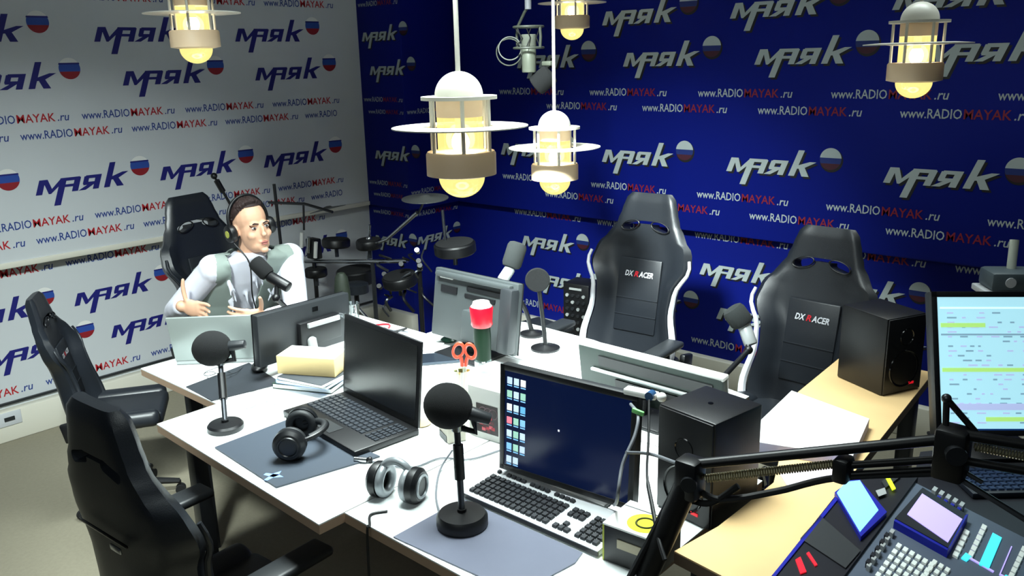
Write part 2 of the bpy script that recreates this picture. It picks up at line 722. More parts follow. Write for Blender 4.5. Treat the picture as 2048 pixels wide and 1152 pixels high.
# ------------------------------------------------------------------ pendant lamps
lamp_white = mat('lamp_enamel', '#b8b6ac', 0.4)
lamp_shade = mat('lamp_cream_shade', '#e6caa8', 0.5)
glass_glow = glow_glass('lamp_glass', '#ffec8c', 1.25, 0.75)
bulb_m = mat('bulb', '#ffffff', emit='#fff6d8', es=12)
LAMP_POWER = 3.5


def pendant(loc, label, power=LAMP_POWER):
    """loc: centre of the wide reflector ring"""
    t = thing('pendant_lamp', label, 'lamp', loc, 0, 'maritime pendant lamps over the desks')
    zc = CEIL - loc[2]
    m = MB()
    m.cyl((0, 0, 0.135), (0, 0, zc - 0.02), 0.0065, lamp_white, seg=10)
    m.build('stem', t)
    m = MB()
    m.lathe([(0.05, zc), (0.05, zc - 0.015), (0.02, zc - 0.03), (0.0066, zc - 0.03)], lamp_white)
    m.build('ceiling_rose', t)
    m = MB()
    m.lathe([(0.0635, 0.071)] + [(0.0635 * cos(a), 0.076 + 0.062 * sin(a)) for a in [i * pi / 24 for i in range(12)]] + [(0.006, 0.138)], lamp_white)
    m.build('dome_cap', t)
    m = MB()
    m.lathe([(0.064, 0.066), (0.1, 0.066), (0.1, 0.075), (0.064, 0.075), (0.064, 0.066)], lamp_white, seg=36, cap=False)
    m.build('flange', t)
    m = MB()
    m.lathe([(0.0585, 0.071), (0.0615, 0.071), (0.0615, 0.022), (0.0585, 0.022), (0.0585, 0.071)], lamp_shade, seg=32, cap=False)
    m.build('inner_shade', t)
    for k in range(6):
        a = k * pi / 3 + 0.35
        m = MB()
        m.cyl((0.083 * cos(a), 0.083 * sin(a), -0.068), (0.083 * cos(a), 0.083 * sin(a), 0.067), 0.0052, lamp_white, seg=8)
        m.build('post', t)
    m = MB()
    m.lathe([(0.086, -0.004), (0.12, 0.001), (0.18, -0.003), (0.18, -0.006), (0.12, -0.004), (0.086, -0.009), (0.086, -0.004)], lamp_white, seg=48, cap=False)
    m.build('reflector_ring', t)
    m = MB()
    m.lathe([(0.0605, 0.022), (0.0605, -0.066)], glass_glow, seg=32, cap=False)
    m.build('glass_cylinder', t)
    m = MB()
    m.lathe([(0.066, -0.068), (0.089, -0.068), (0.093, -0.074), (0.093, -0.13), (0.064, -0.136), (0.060, -0.134), (0.060, -0.074), (0.066, -0.068)], lamp_shade, seg=36, cap=False)
    m.build('collar', t)
    m = MB()
    m.lathe([(0.0615, -0.134)] + [(0.0615 * cos(a), -0.136 - 0.056 * sin(a)) for a in [i * pi / 20 for i in range(1, 10)]] + [(0.0005, -0.192)], glass_glow, seg=32, cap=False)
    m.build('glass_dome', t)
    m = MB()
    m.sph((0, 0, -0.045), (0.024, 0.024, 0.03), bulb_m, seg=16)
    m.cyl((0, 0, -0.02), (0, 0, 0.03), 0.013, lamp_white)
    m.build('bulb', t)
    l = bpy.data.lights.new('bulb_light', 'POINT')
    l.energy = power
    l.color = (1.0, 0.95, 0.82)
    l.shadow_soft_size = 0.05
    lo = bpy.data.objects.new('bulb_light', l)
    C.objects.link(lo)
    lo.location = (0, 0, -0.045)
    lo.parent = t
    return t


pendant((-1.622, 1.614, 1.736), 'nearest pendant lamp, largest in view, hanging over the middle of the white desk')
pendant((-2.128, 2.637, 1.567), 'lowest pendant lamp, hanging in front of the blue corner beside the nearest lamp')
pendant((-1.008, 3.292, 1.925), 'pendant lamp hanging alone before the blue wall at upper right')
pendant((-3.206, 1.761, 2.104), 'pendant lamp hanging before the white wall, its top cut off')
pendant((-2.892, 3.741, 2.184), 'farthest pendant lamp, beside the hanging grey microphone, mostly cut off')


# ------------------------------------------------------------------ desks
def desk_top(name, poly, z, label, top=desk_white, edge=desk_edge, th=0.03, legs=(), cat='desk', group=None, leg_m=None):
    ox = sum(p[0] for p in poly) / len(poly)
    oy = sum(p[1] for p in poly) / len(poly)
    t = thing(name, label, cat, (ox, oy, 0), 0, group)
    q = [(p[0] - ox, p[1] - oy) for p in poly]
    m = MB()
    m.prism(q, z - 0.004, z, top)
    m.prism(q, z - th, z - 0.004, edge)
    m.build('tabletop', t)
    for lx, ly in legs:
        m = MB()
        m.box((lx - ox, ly - oy, (z - th) / 2), (0.05, 0.05, z - th - 0.001), leg_m or dark_steel, bev=0.004)
        m.build('leg', t)
    return t


def rect(x0, x1, y0, y1):
    return [(x0, y0), (x1, y0), (x1, y1), (x0, y1)]


ZT = 0.75
DG = 'white desks pushed together'
desk_top('desk', rect(-3.235, -2.662, 1.385, 2.39), ZT, 'white desk end at the man, under the silver laptop and black writing mat', legs=((-3.0, 1.47), (-3.18, 2.33), (-2.72, 2.3)), group=DG)
desk_top('desk', [(-2.658, 1.165), (-1.702, 1.125), (-1.702, 2.39), (-2.658, 2.39)], ZT, 'white desk carrying the open black laptop and black headphones', legs=((-2.60, 1.26), (-1.735, 1.80), (-2.6, 2.3)), group=DG)
desk_top('desk', [(-1.698, 1.205), (-0.93, 1.195), (-0.93, 2.06), (-1.698, 2.06)], ZT, 'nearest white desk, under the grey keyboard and round-based microphone', legs=((-1.35, 1.30), (-1.64, 1.98)), group=DG)
desk_top('desk', [(-2.66, 2.394), (-1.698, 2.394), (-1.698, 2.064), (-1.24, 2.064), (-1.24, 2.60), (-2.03, 2.765), (-2.42, 2.78), (-2.66, 2.72)], ZT, 'far white desk in front of the two charcoal chairs', legs=((-2.5, 2.68), (-1.35, 2.5)), group=DG)

oak = mat('pale_oak', '#dcba86', 0.45, var=0.10, vscale=7)
ZW = 0.80
wp = [at(1690, 710, ZW), at(1865, 745, ZW), at(1775, 830, ZW), at(1590, 1135, ZW), Vector((-0.62, 1.46, ZW)), Vector((-0.90, 1.50, ZW)), at(1355, 1105, ZW), at(1590, 790, ZW)]
wp = [(-1.10, 3.085), (-0.785, 3.085), (-0.684, 1.645), (-0.675, 1.50), (-0.893, 1.53), (-0.868, 1.69), (-0.862, 1.98), (-1.075, 2.59)]
desk_top('side_desk', wp[::-1], ZW, 'pale wooden counter running along the mixing console', top=oak, edge=mat('oak_edge', '#6d5a4a', 0.6), th=0.032, legs=((-0.83, 3.0), (-0.72, 1.60), (-0.83, 1.60)), cat='counter')

op = [(-0.62, 1.30), (-0.60, 2.25), (-0.66, 2.55), (-0.35, 2.95), (0.35, 2.55), (0.25, 1.30)]
desk_top('operator_desk', op[::-1], 0.735, 'dark desk at the right under the mixing console and bright screen', top=mat('dark_laminate', '#15171f', 0.5), edge=black_plastic, legs=((-0.50, 2.55), (-0.32, 2.85), (0.2, 2.5)), cat='desk', leg_m=black_plastic)

# ------------------------------------------------------------------ desk mats and paper
mat_dark = mat('mat_dark', '#23272e', 0.55, var=0.05)
mat_grey = mat('mat_grey', '#3a424d', 0.5, var=0.04)
mat_light = mat('mat_slate', '#6c7080', 0.36, var=0.04)


def sheet(name, pts, th, m, label, cat, z=ZT, mark=None):
    c = sum((Vector(p) for p in pts), Vector()) / len(pts)
    b = MB()
    poly = [(p[0] - c.x, p[1] - c.y) for p in pts]
    a = sum(poly[i][0] * poly[(i + 1) % len(poly)][1] - poly[(i + 1) % len(poly)][0] * poly[i][1] for i in range(len(poly)))
    if a < 0:
        poly = poly[::-1]
    b.prism(poly, 0.0005, th, m)
    if mark:
        mark(b, c)
    o = b.build(name, loc=(c.x, c.y, z))
    return tag(o, label, cat)


sheet('writing_mat', [at(372, 775, ZT), at(498, 727, ZT), at(565, 768, ZT), at(424, 803, ZT)], 0.004, mat_dark, 'black writing mat at the inner desk corner by the man', 'desk mat')


def star_mark(b, c):
    p = at(548, 955, ZT)
    sky = mat('mat_logo', '#7f9fe0', 0.5)
    for a in (0.35, 1.75):
        d = Vector((cos(a), sin(a), 0)) * 0.032
        q = Vector((p.x - c.x, p.y - c.y, 0))
        n = Vector((-d.y, d.x, 0)).normalized() * 0.006
        b.raw([q - d - n + Vector((0, 0, .0062)), q + d * 0.3 - n * 1.6 + Vector((0, 0, .0062)), q + d + n * .4 + Vector((0, 0, .0062)), q + d * 0.3 + n * 1.8 + Vector((0, 0, .0062)), q - d + n + Vector((0, 0, .0062))], [(0, 1, 2, 3, 4)], sky)


sheet('desk_mat', [at(430, 897, ZT), at(585, 838, ZT), at(760, 915, ZT), at(553, 977, ZT)], 0.0055, mat_grey, 'grey desk mat with small blue mark under the black headphones', 'desk mat', mark=star_mark)
sheet('desk_mat', [at(787, 1076, ZT), at(925, 1000, ZT), at(1165, 1108, ZT), at(1150, 1128, ZT), at(1035, 1190, ZT)], 0.004, mat_light, 'slate grey desk mat under the nearest microphone', 'desk mat')

note_m = mat('note_sheet', '#f2f5f2', 0.8)
pencil = mat('pencil_mark', '#93a0a8', 0.9)


def scribble(b, c):
    for k, (u0, v0, u1, v1) in enumerate(((475, 826, 555, 797), (482, 838, 560, 806), (495, 818, 545, 800))):
        p, q = at(u0, v0, ZT), at(u1, v1, ZT)
        n = 26
        prev = None
        for i in range(n):
            a = p.lerp(q, i / n)
            e = Vector((a.x - c.x + random.uniform(-.006, .006), a.y - c.y + random.uniform(-.012, .012), 0.0016))
            if prev is not None:
                d = (e - prev)
                s = Vector((-d.y, d.x, 0)).normalized() * 0.0011
                b.raw([prev - s, e - s, e + s, prev + s], [(0, 1, 2, 3)], pencil)
            prev = e


sheet('paper_sheet', [at(455, 812, ZT), at(545, 778, ZT), at(588, 800, ZT), at(500, 843, ZT)], 0.001, note_m, 'white sheet with pencil scribbles behind the left small microphone', 'paper', mark=scribble)


# ------------------------------------------------------------------ racing chairs
def backrest_hw(v):
    K = [(0, .232), (.10, .238), (.32, .208), (.42, .214), (.57, .266), (.66, .252), (.75, .20), (.82, .165), (.9, .145), (.97, .128), (1.0, .105)]
    for (a, p), (b, q) in zip(K, K[1:]):
        if v <= b:
            t = (v - a) / (b - a)
            return p + (q - p) * (t * t * (3 - 2 * t))
    return K[-1][1]


BL_ = 0.78


def chair_back_mesh():
    b = MB()
    rings = []
    N = 18
    for i in range(33):
        v = i / 32
        hw = backrest_hw(v)
        if i == 0:
            hw *= .93
        th = 0.085 - 0.025 * v
        if v > .95:
            th *= (1 - ((v - .95) / .05) ** 2 * .45)
        bol = 0.085 * max(0, 1 - max(0, v - .50) / .28) + 0.006
        ring = []
        for k in range(N + 1):
            s = -1 + 2 * k / N
            e = (1 - abs(s) ** 8) ** 0.5
            q = max(0, (abs(s) - .47) / .53)
            y = th / 2 * (0.35 + .65 * e) + bol * (q * q * (3 - 2 * q)) * (0.6 + 0.4 * e)
            ring.append((s * hw, y, v * BL_))
        for k in range(N - 1, 0, -1):
            s = -1 + 2 * k / N
            e = (1 - abs(s) ** 6) ** 0.5
            ring.append((s * hw * .995, -th / 2 * (0.2 + .8 * e) + bol * .5 * abs(s) ** 3, v * BL_))
        rings.append(ring)
    b.loft(rings, grey_leather)
    me = outward(b.mesh('backrest'))
    c = MB()
    for s in (-1, 1):
        c.box((0, 0, 0), (0.088, 0.4, 0.034), grey_leather, TR(s * 0.078, 0, 0.800 * BL_) @ rotm(0, s * 16, 0), bev=0.012)
    c.box((0, 0, 0), (0.12, 0.4, 0.014), grey_leather, TR(0, 0, 0.822 * BL_), bev=0.004)
    o1 = bpy.data.objects.new('backrest', me)
    o2 = bpy.data.objects.new('cut', outward(c.mesh('cut')))
    C.objects.link(o1)
    C.objects.link(o2)
    md = o1.modifiers.new('cut', 'BOOLEAN')
    md.operation = 'DIFFERENCE'
    md.object = o2
    md.solver = 'EXACT'
    md.use_self = True
    dg = bpy.context.evaluated_depsgraph_get()
    out = bpy.data.meshes.new_from_object(o1.evaluated_get(dg))
    bpy.data.objects.remove(o1)
    bpy.data.objects.remove(o2)
    out.name = 'backrest'
    out.materials.clear()
    out.materials.append(grey_leather)
    out.polygons.foreach_set('use_smooth', [True] * len(out.polygons))
    out.set_sharp_from_angle(angle=radians(45))
    return out


white_piping = mat('white_piping', '#cfd0d6', 0.45)
chair_red = mat('chair_red', '#c01828', 0.5)
TILT = radians(11)
BACK_T = TR(0, -0.21, 0.455) @ Matrix.Rotation(TILT, 4, 'X')


def make_chair(label, arms=True):
    t = thing('racing_chair', label, 'chair', (0, 0, 0))
    m = MB()
    for k in range(5):
        a = 2 * pi * k / 5 + .3
        e = Vector((0.30 * cos(a), 0.30 * sin(a), 0.085))
        m.tube([(0.02 * cos(a), 0.02 * sin(a), 0.115), e * 0.55 + Vector((0, 0, .06)), e], [0.026, 0.024, 0.018], black_plastic, seg=8)
    m.cyl((0, 0, 0.07), (0, 0, 0.15), 0.04, black_plastic)
    m.build('star_base', t)
    for k in range(5):
        a = 2 * pi * k / 5 + .3
        m = MB()
        c = Vector((0.30 * cos(a), 0.30 * sin(a), 0.03))
        d = Vector((-sin(a), cos(a), 0)) * 0.012
        m.cyl(c - d * 2, c - d * .4, 0.03, rubber, seg=16)
        m.cyl(c + d * .4, c + d * 2, 0.03, rubber, seg=16)
        m.cyl(c, c + Vector((0, 0, 0.06)), 0.008, black_plastic, seg=8)
        m.build('caster', t)
    m = MB()
    m.cyl((0, 0, 0.14), (0, 0, 0.30), 0.025, black_plastic)
    m.cyl((0, 0, 0.28), (0, 0, 0.40), 0.015, steel)
    m.build('gas_lift', t)
    m = MB()
    m.box((0, 0.0, 0.385), (0.26, 0.30, 0.035), dark_steel, bev=0.008)
    m.build('seat_plate', t)
    m = MB()
    m.box((0, 0.03, 0.445), (0.40, 0.50, 0.085), grey_leather, bev=0.03, seg=4)
    m.build('seat', t)
    for s in (-1, 1):
        m = MB()
        m.box((0, 0, 0), (0.10, 0.46, 0.10), black_leather, TR(s * 0.215, 0.035, 0.462) @ rotm(0, -s * 16, 0), bev=0.038, seg=4)
        m.build('seat_bolster', t)
    bk = bpy.data.objects.new('backrest', BACK_MESH)
    C.objects.link(bk)
    bk.parent = t
    bk.matrix_local = BACK_T
    m = MB()
    m.M = BACK_T
    z0, z1 = .12, .47
    m.box((0, 0.043, (z0 + z1) / 2), (0.222, 0.014, z1 - z0), black_leather, bev=0.006)
    for z in (.20, .28):
        m.box((0, 0.0515, z), (0.220, 0.004, 0.004), grey_leather)
    X = TR(-0.072, 0.0535, 0.385) @ Matrix(((-1, 0, 0, 0.145), (0, 0, 1, 0), (0, 1, 0, 0), (0, 0, 0, 1)))
    w_ = put_text(m, 'DX', white_piping, X, 0.026, 0.03, 0.25, 0.046)
    put_text(m, 'R', chair_red, X @ TR(0.049, 0, 0), 0.026, 0.03, 0.25, 0.023)
    put_text(m, 'ACER', white_piping, X @ TR(0.074, 0, 0), 0.026, 0.03, 0.25, 0.075)
    m.build('back_panel', t)
    for s in (-1, 1):
        m = MB()
        m.M = BACK_T
        pts = [(s * (backrest_hw(v) + .001), 0.085 + .022 * (1 - v) - max(0, v - .5) * .16, v * BL_) for v in [i / 24 for i in range(1, 16)]]
        m.tube(pts, [.018 - .011 * i / 14 for i in range(15)], white_piping, seg=8)
        m.build('side_piping', t)
        m = MB()
        m.M = BACK_T
        m.box((s * 0.262, -0.005, 0.0), (0.03, 0.09, 0.12), black_plastic, bev=0.01)
        m.build('recliner_bracket', t)
    for s in (-1, 1):
        m = MB()
        m.M = BACK_T
        m.torus((0, 0, 0), 0.047, 0.004, black_plastic, TR(s * 0.078, 0.044, .800 * BL_) @ rotm(0, s * 16, 0) @ rotm(90, 0, 0), seg=28, s2=8, sx=1.0, sy=0.45)
        m.build('strap_slot_rim', t)
    if arms:
        for s in (-1, 1):
            m = MB()
            m.cyl((s * 0.285, 0.03, 0.40), (s * 0.285, 0.03, 0.60), 0.02, black_plastic)
            m.box((s * 0.24, 0.03, 0.395), (0.11, 0.06, 0.02), black_plastic, bev=0.005)
            ar = m.build('armrest', t)
            m = MB()
            m.box((s * 0.285, 0.06, 0.615), (0.085, 0.26, 0.03), dark_plastic, bev=0.012, seg=3)
            m.build('arm_pad', ar)
    return t


BACK_MESH = chair_back_mesh()
CG = 'racing style studio chairs'
FIX = ('star_base', 'caster', 'gas_lift')
chair = make_chair('charcoal racing chair facing us behind the far desk, left of the two')
chair['group'] = CG
chair.location = (-2.14, 3.06, 0)
chair.rotation_euler = (0, 0, radians(180 + 4))
for ch in chair.children:
    if ch.name.split('.')[0] not in FIX:
        ch.location.z += 0.055
far2 = dup(chair, (-1.345, 3.10, 0), radians(180 - 3), 'charcoal racing chair facing us beside the black speaker on the wooden counter', CG, -0.075, FIX)
side_chair = dup(chair, (-3.66, 1.44, 0), radians(-32), 'black racing chair at the white wall seen in profile, its seat towards the desk', CG, 0.10, FIX)
side_chair.scale = (.72, .72, .72)
for ch in side_chair.children:
    if ch.name.startswith('gas_lift'):
        ch.scale.z = 1.42
        ch.location.z -= 0.06
back_chair = dup(chair, (-2.11, 1.02, 0), radians(4), 'nearest black racing chair, its back filling the lower left corner', CG, -0.185, FIX)
mc = dup(chair, (-3.74, 2.17, 0), radians(-78), 'black racing chair the man in the grey vest sits in', CG, 0.0, FIX)
for ch in back_chair.children:
    if ch.name.startswith('armrest'):
        ch.location.z += 0.10
for ch in [c for c in side_chair.children if c.name.startswith('armrest')]:
    for g in list(ch.children):
        bpy.data.objects.remove(g)
    bpy.data.objects.remove(ch)
for ch in [c for c in far2.children if c.name.startswith('armrest')]:
    for g in list(ch.children):
        bpy.data.objects.remove(g)
    bpy.data.objects.remove(ch)
_black = {}
for cc in (side_chair, back_chair, mc):
    for ch in cc.children:
        if {grey_leather.name, white_piping.name} & {m_.name for m_ in ch.data.materials} and not ch.name.startswith('back_panel'):
            if ch.data.name not in _black:
                me2 = ch.data.copy()
                for k_, m_ in enumerate(me2.materials):
                    if m_ in (grey_leather, white_piping):
                        me2.materials[k_] = black_leather
                _black[ch.data.name] = me2
            ch.data = _black[ch.data.name]
badge = MB()
badge.M = BACK_T
badge.box((0.06, -0.050, 0.41), (0.05, 0.006, 0.016), steel, bev=0.002)
badge.box((0.0, -0.048, 0.435), (0.24, 0.006, 0.008), black_gloss, bev=0.002)
badge.build('rear_badge', back_chair, 'small silver badge low on the back', loc=(0, 0, -0.13))
_piv = TR(0, -0.21, 0.325)
_up = _piv @ Matrix.Rotation(radians(-8), 4, 'X') @ _piv.inverted()
for ch in back_chair.children:
    if ch.name.split('.')[0] in ('backrest', 'back_panel', 'side_piping', 'strap_slot_rim', 'rear_badge'):
        ch.matrix_local = _up @ (Matrix.Translation(ch.location) @ ch.rotation_euler.to_matrix().to_4x4())


# ------------------------------------------------------------------ screens
def icon_cols():
    return ['#cfe8ff', '#8fd0ff', '#d8f2ff', '#6ec0f0', '#ffffff', '#a8e0c8', '#ff8aa0']


def monitor(name, label, TL, TRt, BL, th=0.03, back=dark_plastic, rim=None, cat='monitor', screen=None, deco=None, bevel=0.006):
    """flat panel from three corners of its FRONT face as seen with that face towards its user"""
    M, W, Hh = slab_frame(TL, TRt, BL)
    org = M.translation + (M.to_3x3() @ Vector((W / 2, th / 2, 0)))
    t = thing(name, label, cat, (org.x, org.y, org.z))
    L = Matrix.Translation(-org) @ M
    m = MB()
    m.M = L
    m.box((W / 2, th / 2, Hh / 2), (W, th, Hh), back, bev=bevel)
    m.build('housing', t)
    bz = 0.016
    m = MB()
    m.M = L
    for c, s in (((W / 2, -0.0015, bz / 2), (W, .004, bz)), ((W / 2, -.0015, Hh - bz / 2), (W, .004, bz)), ((bz / 2, -.0015, Hh / 2), (bz, .004, Hh)), ((W - bz / 2, -.0015, Hh / 2), (bz, .004, Hh))):
        m.box(c, s, rim or black_plastic, bev=.001)
    m.build('bezel', t)
    m = MB()
    m.M = L
    m.box((W / 2, -0.0006, Hh / 2), (W - 2 * bz + .002, .0022, Hh - 2 * bz + .002), screen or black_gloss)
    if deco:
        deco(m, W, Hh, bz)
    m.build('screen', t)
    return t, L, W, Hh


def foot(t, L, W, Hh, zdesk, back_off=0.05, base=(0.22, 0.16), m_=black_plastic, neck_h=0.5, yb=0.03):
    """neck and base plate under a panel"""
    R_ = L.to_3x3()
    inv = t.location
    hub = L @ Vector((W / 2, yb + 0.02, Hh * neck_h))
    dirn = R_ @ Vector((0, 1, 0))
    dirn.z = 0
    dirn.normalize()
    b = Vector((hub.x, hub.y, zdesk - inv.z)) + dirn * back_off
    m = MB()
    m.tube([hub - dirn * 0.012, hub + dirn * back_off * .5, b + Vector((0, 0, 0.14)) if hub.z - b.z > .17 else b + Vector((0, 0, .05)), b + Vector((0, 0, 0.006))], 0.02, m_, seg=12)
    m.build('neck', t)
    m = MB()
    ang = math.atan2(dirn.y, dirn.x) - pi / 2
    m.box((0, 0, 0.007), (base[0], base[1], 0.012), m_, TR(b.x, b.y, b.z) @ Matrix.Rotation(ang, 4, 'Z'), bev=0.005)
    m.build('base', t)
    return b


# centre display with a column of icons
scr_navy = mat('screen_navy', '#050a1c', 0.18, emit='#0a1a44', es=0.55)
icons = [mat('icon_%d' % i, c, 0.5, emit=c, es=0.75) for i, c in enumerate(icon_cols())]


def icon_deco(m, W, Hh, bz):
    k = 0
    for r in range(7):
        for c in range(3):
            if r == 6 and c == 2:
                continue
            x = bz + 0.016 + c * 0.0225
            z = Hh - bz - 0.026 - r * 0.038
            im = icons[(r * 5 + c * 2 + (r * c) % 3) % 6] if (r, c) != (3, 0) else icons[6]
            m.box((x, -0.002, z), (0.0165, 0.001, 0.019), im)
            m.box((x, -0.002, z - 0.014), (0.016, 0.001, 0.003), icons[1])
    m.box((W * .46, -0.002, Hh * .52), (.005, .001, .005), icons[4])


t, L, W, Hh = monitor('monitor', 'near black monitor showing a dark blue desktop with icons, behind the grey keyboard', at(1030, 733, 1.10), at(1312, 800, 1.10), at(1000, 935, 0.795), th=0.03, screen=scr_navy, deco=icon_deco)
foot(t, L, W, Hh, ZT)


# bright screen on the right with a spreadsheet
scr_pale = mat('screen_pale', '#8fc4d4', 0.3, emit='#b4ecfa', es=0.85)
row_ink = [mat('sheet_green', '#9fd48a', emit='#b6ee7a', es=.8), mat('sheet_lilac', '#b7bfe0', emit='#b4c4f0', es=.8), mat('sheet_grey', '#7f9fb0', emit='#86aec4', es=.7), mat('sheet_navy', '#0b2c60', emit='#0d3a7a', es=.6), mat('sheet_white', '#e0fbff', emit='#ddfaff', es=.9)]


def sheet_deco(m, W, Hh, bz):
    def bar(x0, x1, v, h, k):
        m.box(((x0 + x1) / 2 * W, -.002, Hh * (1 - v)), ((x1 - x0) * W, .0008, Hh * h), row_ink[k])
    bar(.05, .95, .115, .012, 4)
    bar(.05, .32, .235, .03, 0)
    bar(.05, .95, .30, .012, 2)
    bar(.05, .95, .545, .028, 0)
    bar(.05, .95, .80, .045, 1)
    bar(.30, .95, .885, .03, 0)
    bar(.05, .95, .965, .03, 3)
    for r in range(24):
        v = .15 + r * .033
        x = .09
        while x < .9:
            wd = random.uniform(.015, .06)
            if random.random() < .62:
                m.box(((x + wd / 2) * W, -.0016, Hh * (1 - v)), (wd * W, .0008, Hh * .011), row_ink[2 if random.random() < .5 else 1])
            x += wd + random.uniform(.02, .07)


d_ = 2.42
TLr, TRr, BLr = atd(1900, 583, d_), atd(2230, 583, d_), atd(1872, 872, d_ - .03)
t, L, W, Hh = monitor('monitor', 'bright monitor at the right edge showing pale spreadsheet rows', TLr, TRr, BLr, th=0.04, screen=scr_pale, deco=sheet_deco, rim=black_plastic)
foot(t, L, W, Hh, 0.735, base=(.26, .2))

# monitor in front of the man, its black back to us
TLa = atx(695, 580, -2.78)
TRa = atx(513, 627, -2.74)
BLa = atx(690, 676, -2.78)
t, L, W, Hh = monitor('monitor', 'black monitor turned to the man, its dark back and silver hinge towards us', TLa, TRa, BLa, th=0.035)
m = MB()
m.M = L
m.box((W * .38, 0.045, Hh * .42), (W * .46, 0.03, Hh * .5), black_plastic, bev=.008)
m.box((W * .36, 0.064, Hh * .60), (W * .36, 0.012, Hh * .10), silver_plastic, bev=.004)
m.cyl((W * .15, 0.055, Hh * .62), (W * .15, .08, Hh * .62), 0.012, steel)
m.box((W * .40, 0.0365, Hh * .85), (W * .06, .002, Hh * .09), black_gloss)
m.build('stand_mount', t)
foot(t, L, W, Hh, ZT, back_off=0.02, base=(.2, .16), neck_h=.3, m_=silver_plastic)

# grey-backed monitor in the middle (leans back towards us)
zt, zb = 1.07, 0.79
TRb = at(838, 524, zt)
TLb = at(996, 557, zt)
BLb = at(1036, 712, zb)
t, L, W, Hh = monitor('monitor', 'grey monitor with its ribbed back to us, behind the red-capped bottle', TLb, TRb, BLb, th=0.03, back=mat('monitor_grey', '#363b3c', 0.5))
m = MB()
m.M = L
m.box((W * .06, .045, Hh * .48), (W * .14, .05, Hh * .9), dark_plastic, bev=.012)
m.box((W * .5, .04, Hh * .93), (W * .9, .03, Hh * .08), MATS['monitor_grey'], bev=.008)
m.build('rear_housing', t)
m = MB()
m.M = L
m.box((W * .37, .0325, Hh * .79), (W * .42, .006, Hh * .055), black_plastic)
m.box((W * .42, .0325, Hh * .69), (W * .36, .006, Hh * .05), black_plastic)
m.box((W * .80, .0325, Hh * .72), (W * .2, .006, Hh * .10), black_plastic)
m.box((W * .84, .0325, Hh * .88), (W * .16, .006, Hh * .025), white_paint)
m.build('vent', t)
m = MB()
m.M = L
m.box((W * .42, .055, Hh * .30), (W * .22, .05, Hh * .44), MATS['monitor_grey'], bev=.01)
m.build('stand_mount', t)
foot(t, L, W, Hh, ZT, back_off=-0.02, base=(.24, .2), neck_h=.2)

# monitor lying far back on its stand in front of the far chairs
zt, zb = 0.95, 0.775
TRc = at(1180, 682, zt)
TLc = at(1474, 756, zt)
BLc = at(1458, 852, zb)
t, L, W, Hh = monitor('monitor', 'white-rimmed monitor leaning far back before the far racing chairs, its back to us', TLc, TRc, BLc, th=0.03, back=mat('grey_green_plastic', '#27342f', 0.5), rim=white_paint)
m = MB()
m.M = L
m.box((W / 2, .012, Hh - .004), (W + .004, .036, .014), white_paint, bev=.004)
m.build('top_rim', t)
m = MB()
m.M = L
m.box((W * .45, .0325, Hh * .74), (W * .78, .006, Hh * .2), black_plastic)
m.box((W * .45, .0325, Hh * .32), (W * .55, .006, Hh * .2), black_plastic)
m.box((W * .5, .036, Hh * .53), (W * .8, .012, Hh * .06), silver_plastic, bev=.003)
m.build('vent', t)
foot(t, L, W, Hh, ZT, back_off=0.01, base=(.24, .18), neck_h=.25)


# ------------------------------------------------------------------ laptops
def key_rows(m, x0, x1, y0, y1, z, rows, cols, km, h=.004, gap=.22):
    for r in range(rows):
        for c in range(cols):
            cx = x0 + (c + .5) * (x1 - x0) / cols
            cy = y0 + (r + .5) * (y1 - y0) / rows
            m.box((cx, cy, z + h / 2), ((x1 - x0) / cols * (1 - gap), (y1 - y0) / rows * (1 - gap), h), km, top=(.85, .85))


def laptop(loc, rz, label, w_=0.42, d=0.27, hh=0.27, open_deg=97, body=black_plastic, key=None, lid=None, screen=None):
    t = thing('laptop', label, 'laptop', loc, rz)
    m = MB()
    m.box((0, 0, 0.012), (w_, d, 0.022), body, bev=.005)
    m.box((0, -d * .33, 0.0238), (w_ * .24, d * .22, 0.001), dark_plastic)
    b = m.build('base', t)
    m = MB()
    key_rows(m, -w_ * .47, w_ * .30, -d * .16, d * .38, .023, 6, 15, key or black_gloss)
    key_rows(m, w_ * .33, w_ * .47, -d * .16, d * .38, .023, 6, 4, key or black_gloss)
    m.build('keys', b)
    X = TR(0, d / 2 - .006, .022) @ rotm(open_deg - 90 if False else -(open_deg - 90), 0, 0)
    m = MB()
    m.M = X
    m.box((0, .006, hh / 2), (w_, .011, hh), lid or body, bev=.004)
    m.build('lid', t)
    m = MB()
    m.M = X
    m.box((0, -.0006, hh / 2 + .004), (w_ - .03, .002, hh - .04), screen or black_gloss)
    m.build('screen', t)
    return t


def rz_of(a, b):
    return math.atan2(b.y - a.y, b.x - a.x)


lap_grey_key = mat('laptop_key', '#2c3036', 0.4)
scr_off = mat('screen_off', '#0a0d10', 0.22, spec=0.7)
p = Vector((-2.140, 1.565, ZT + .006))
laptop((p.x, p.y, ZT + .0005), radians(-6), 'open black laptop with a blank screen beside the black headphones', w_=.45, d=.24, hh=.285, open_deg=96, body=black_plastic, key=lap_grey_key, screen=scr_off)
laptop((-3.11, 1.69, ZT + .0005), radians(-135), 'silver laptop open before the man, its lid towards us', w_=.34, d=.22, hh=.20, open_deg=105, body=silver_plastic, lid=mat('laptop_silver', '#98a09d', .35, metal=.3))

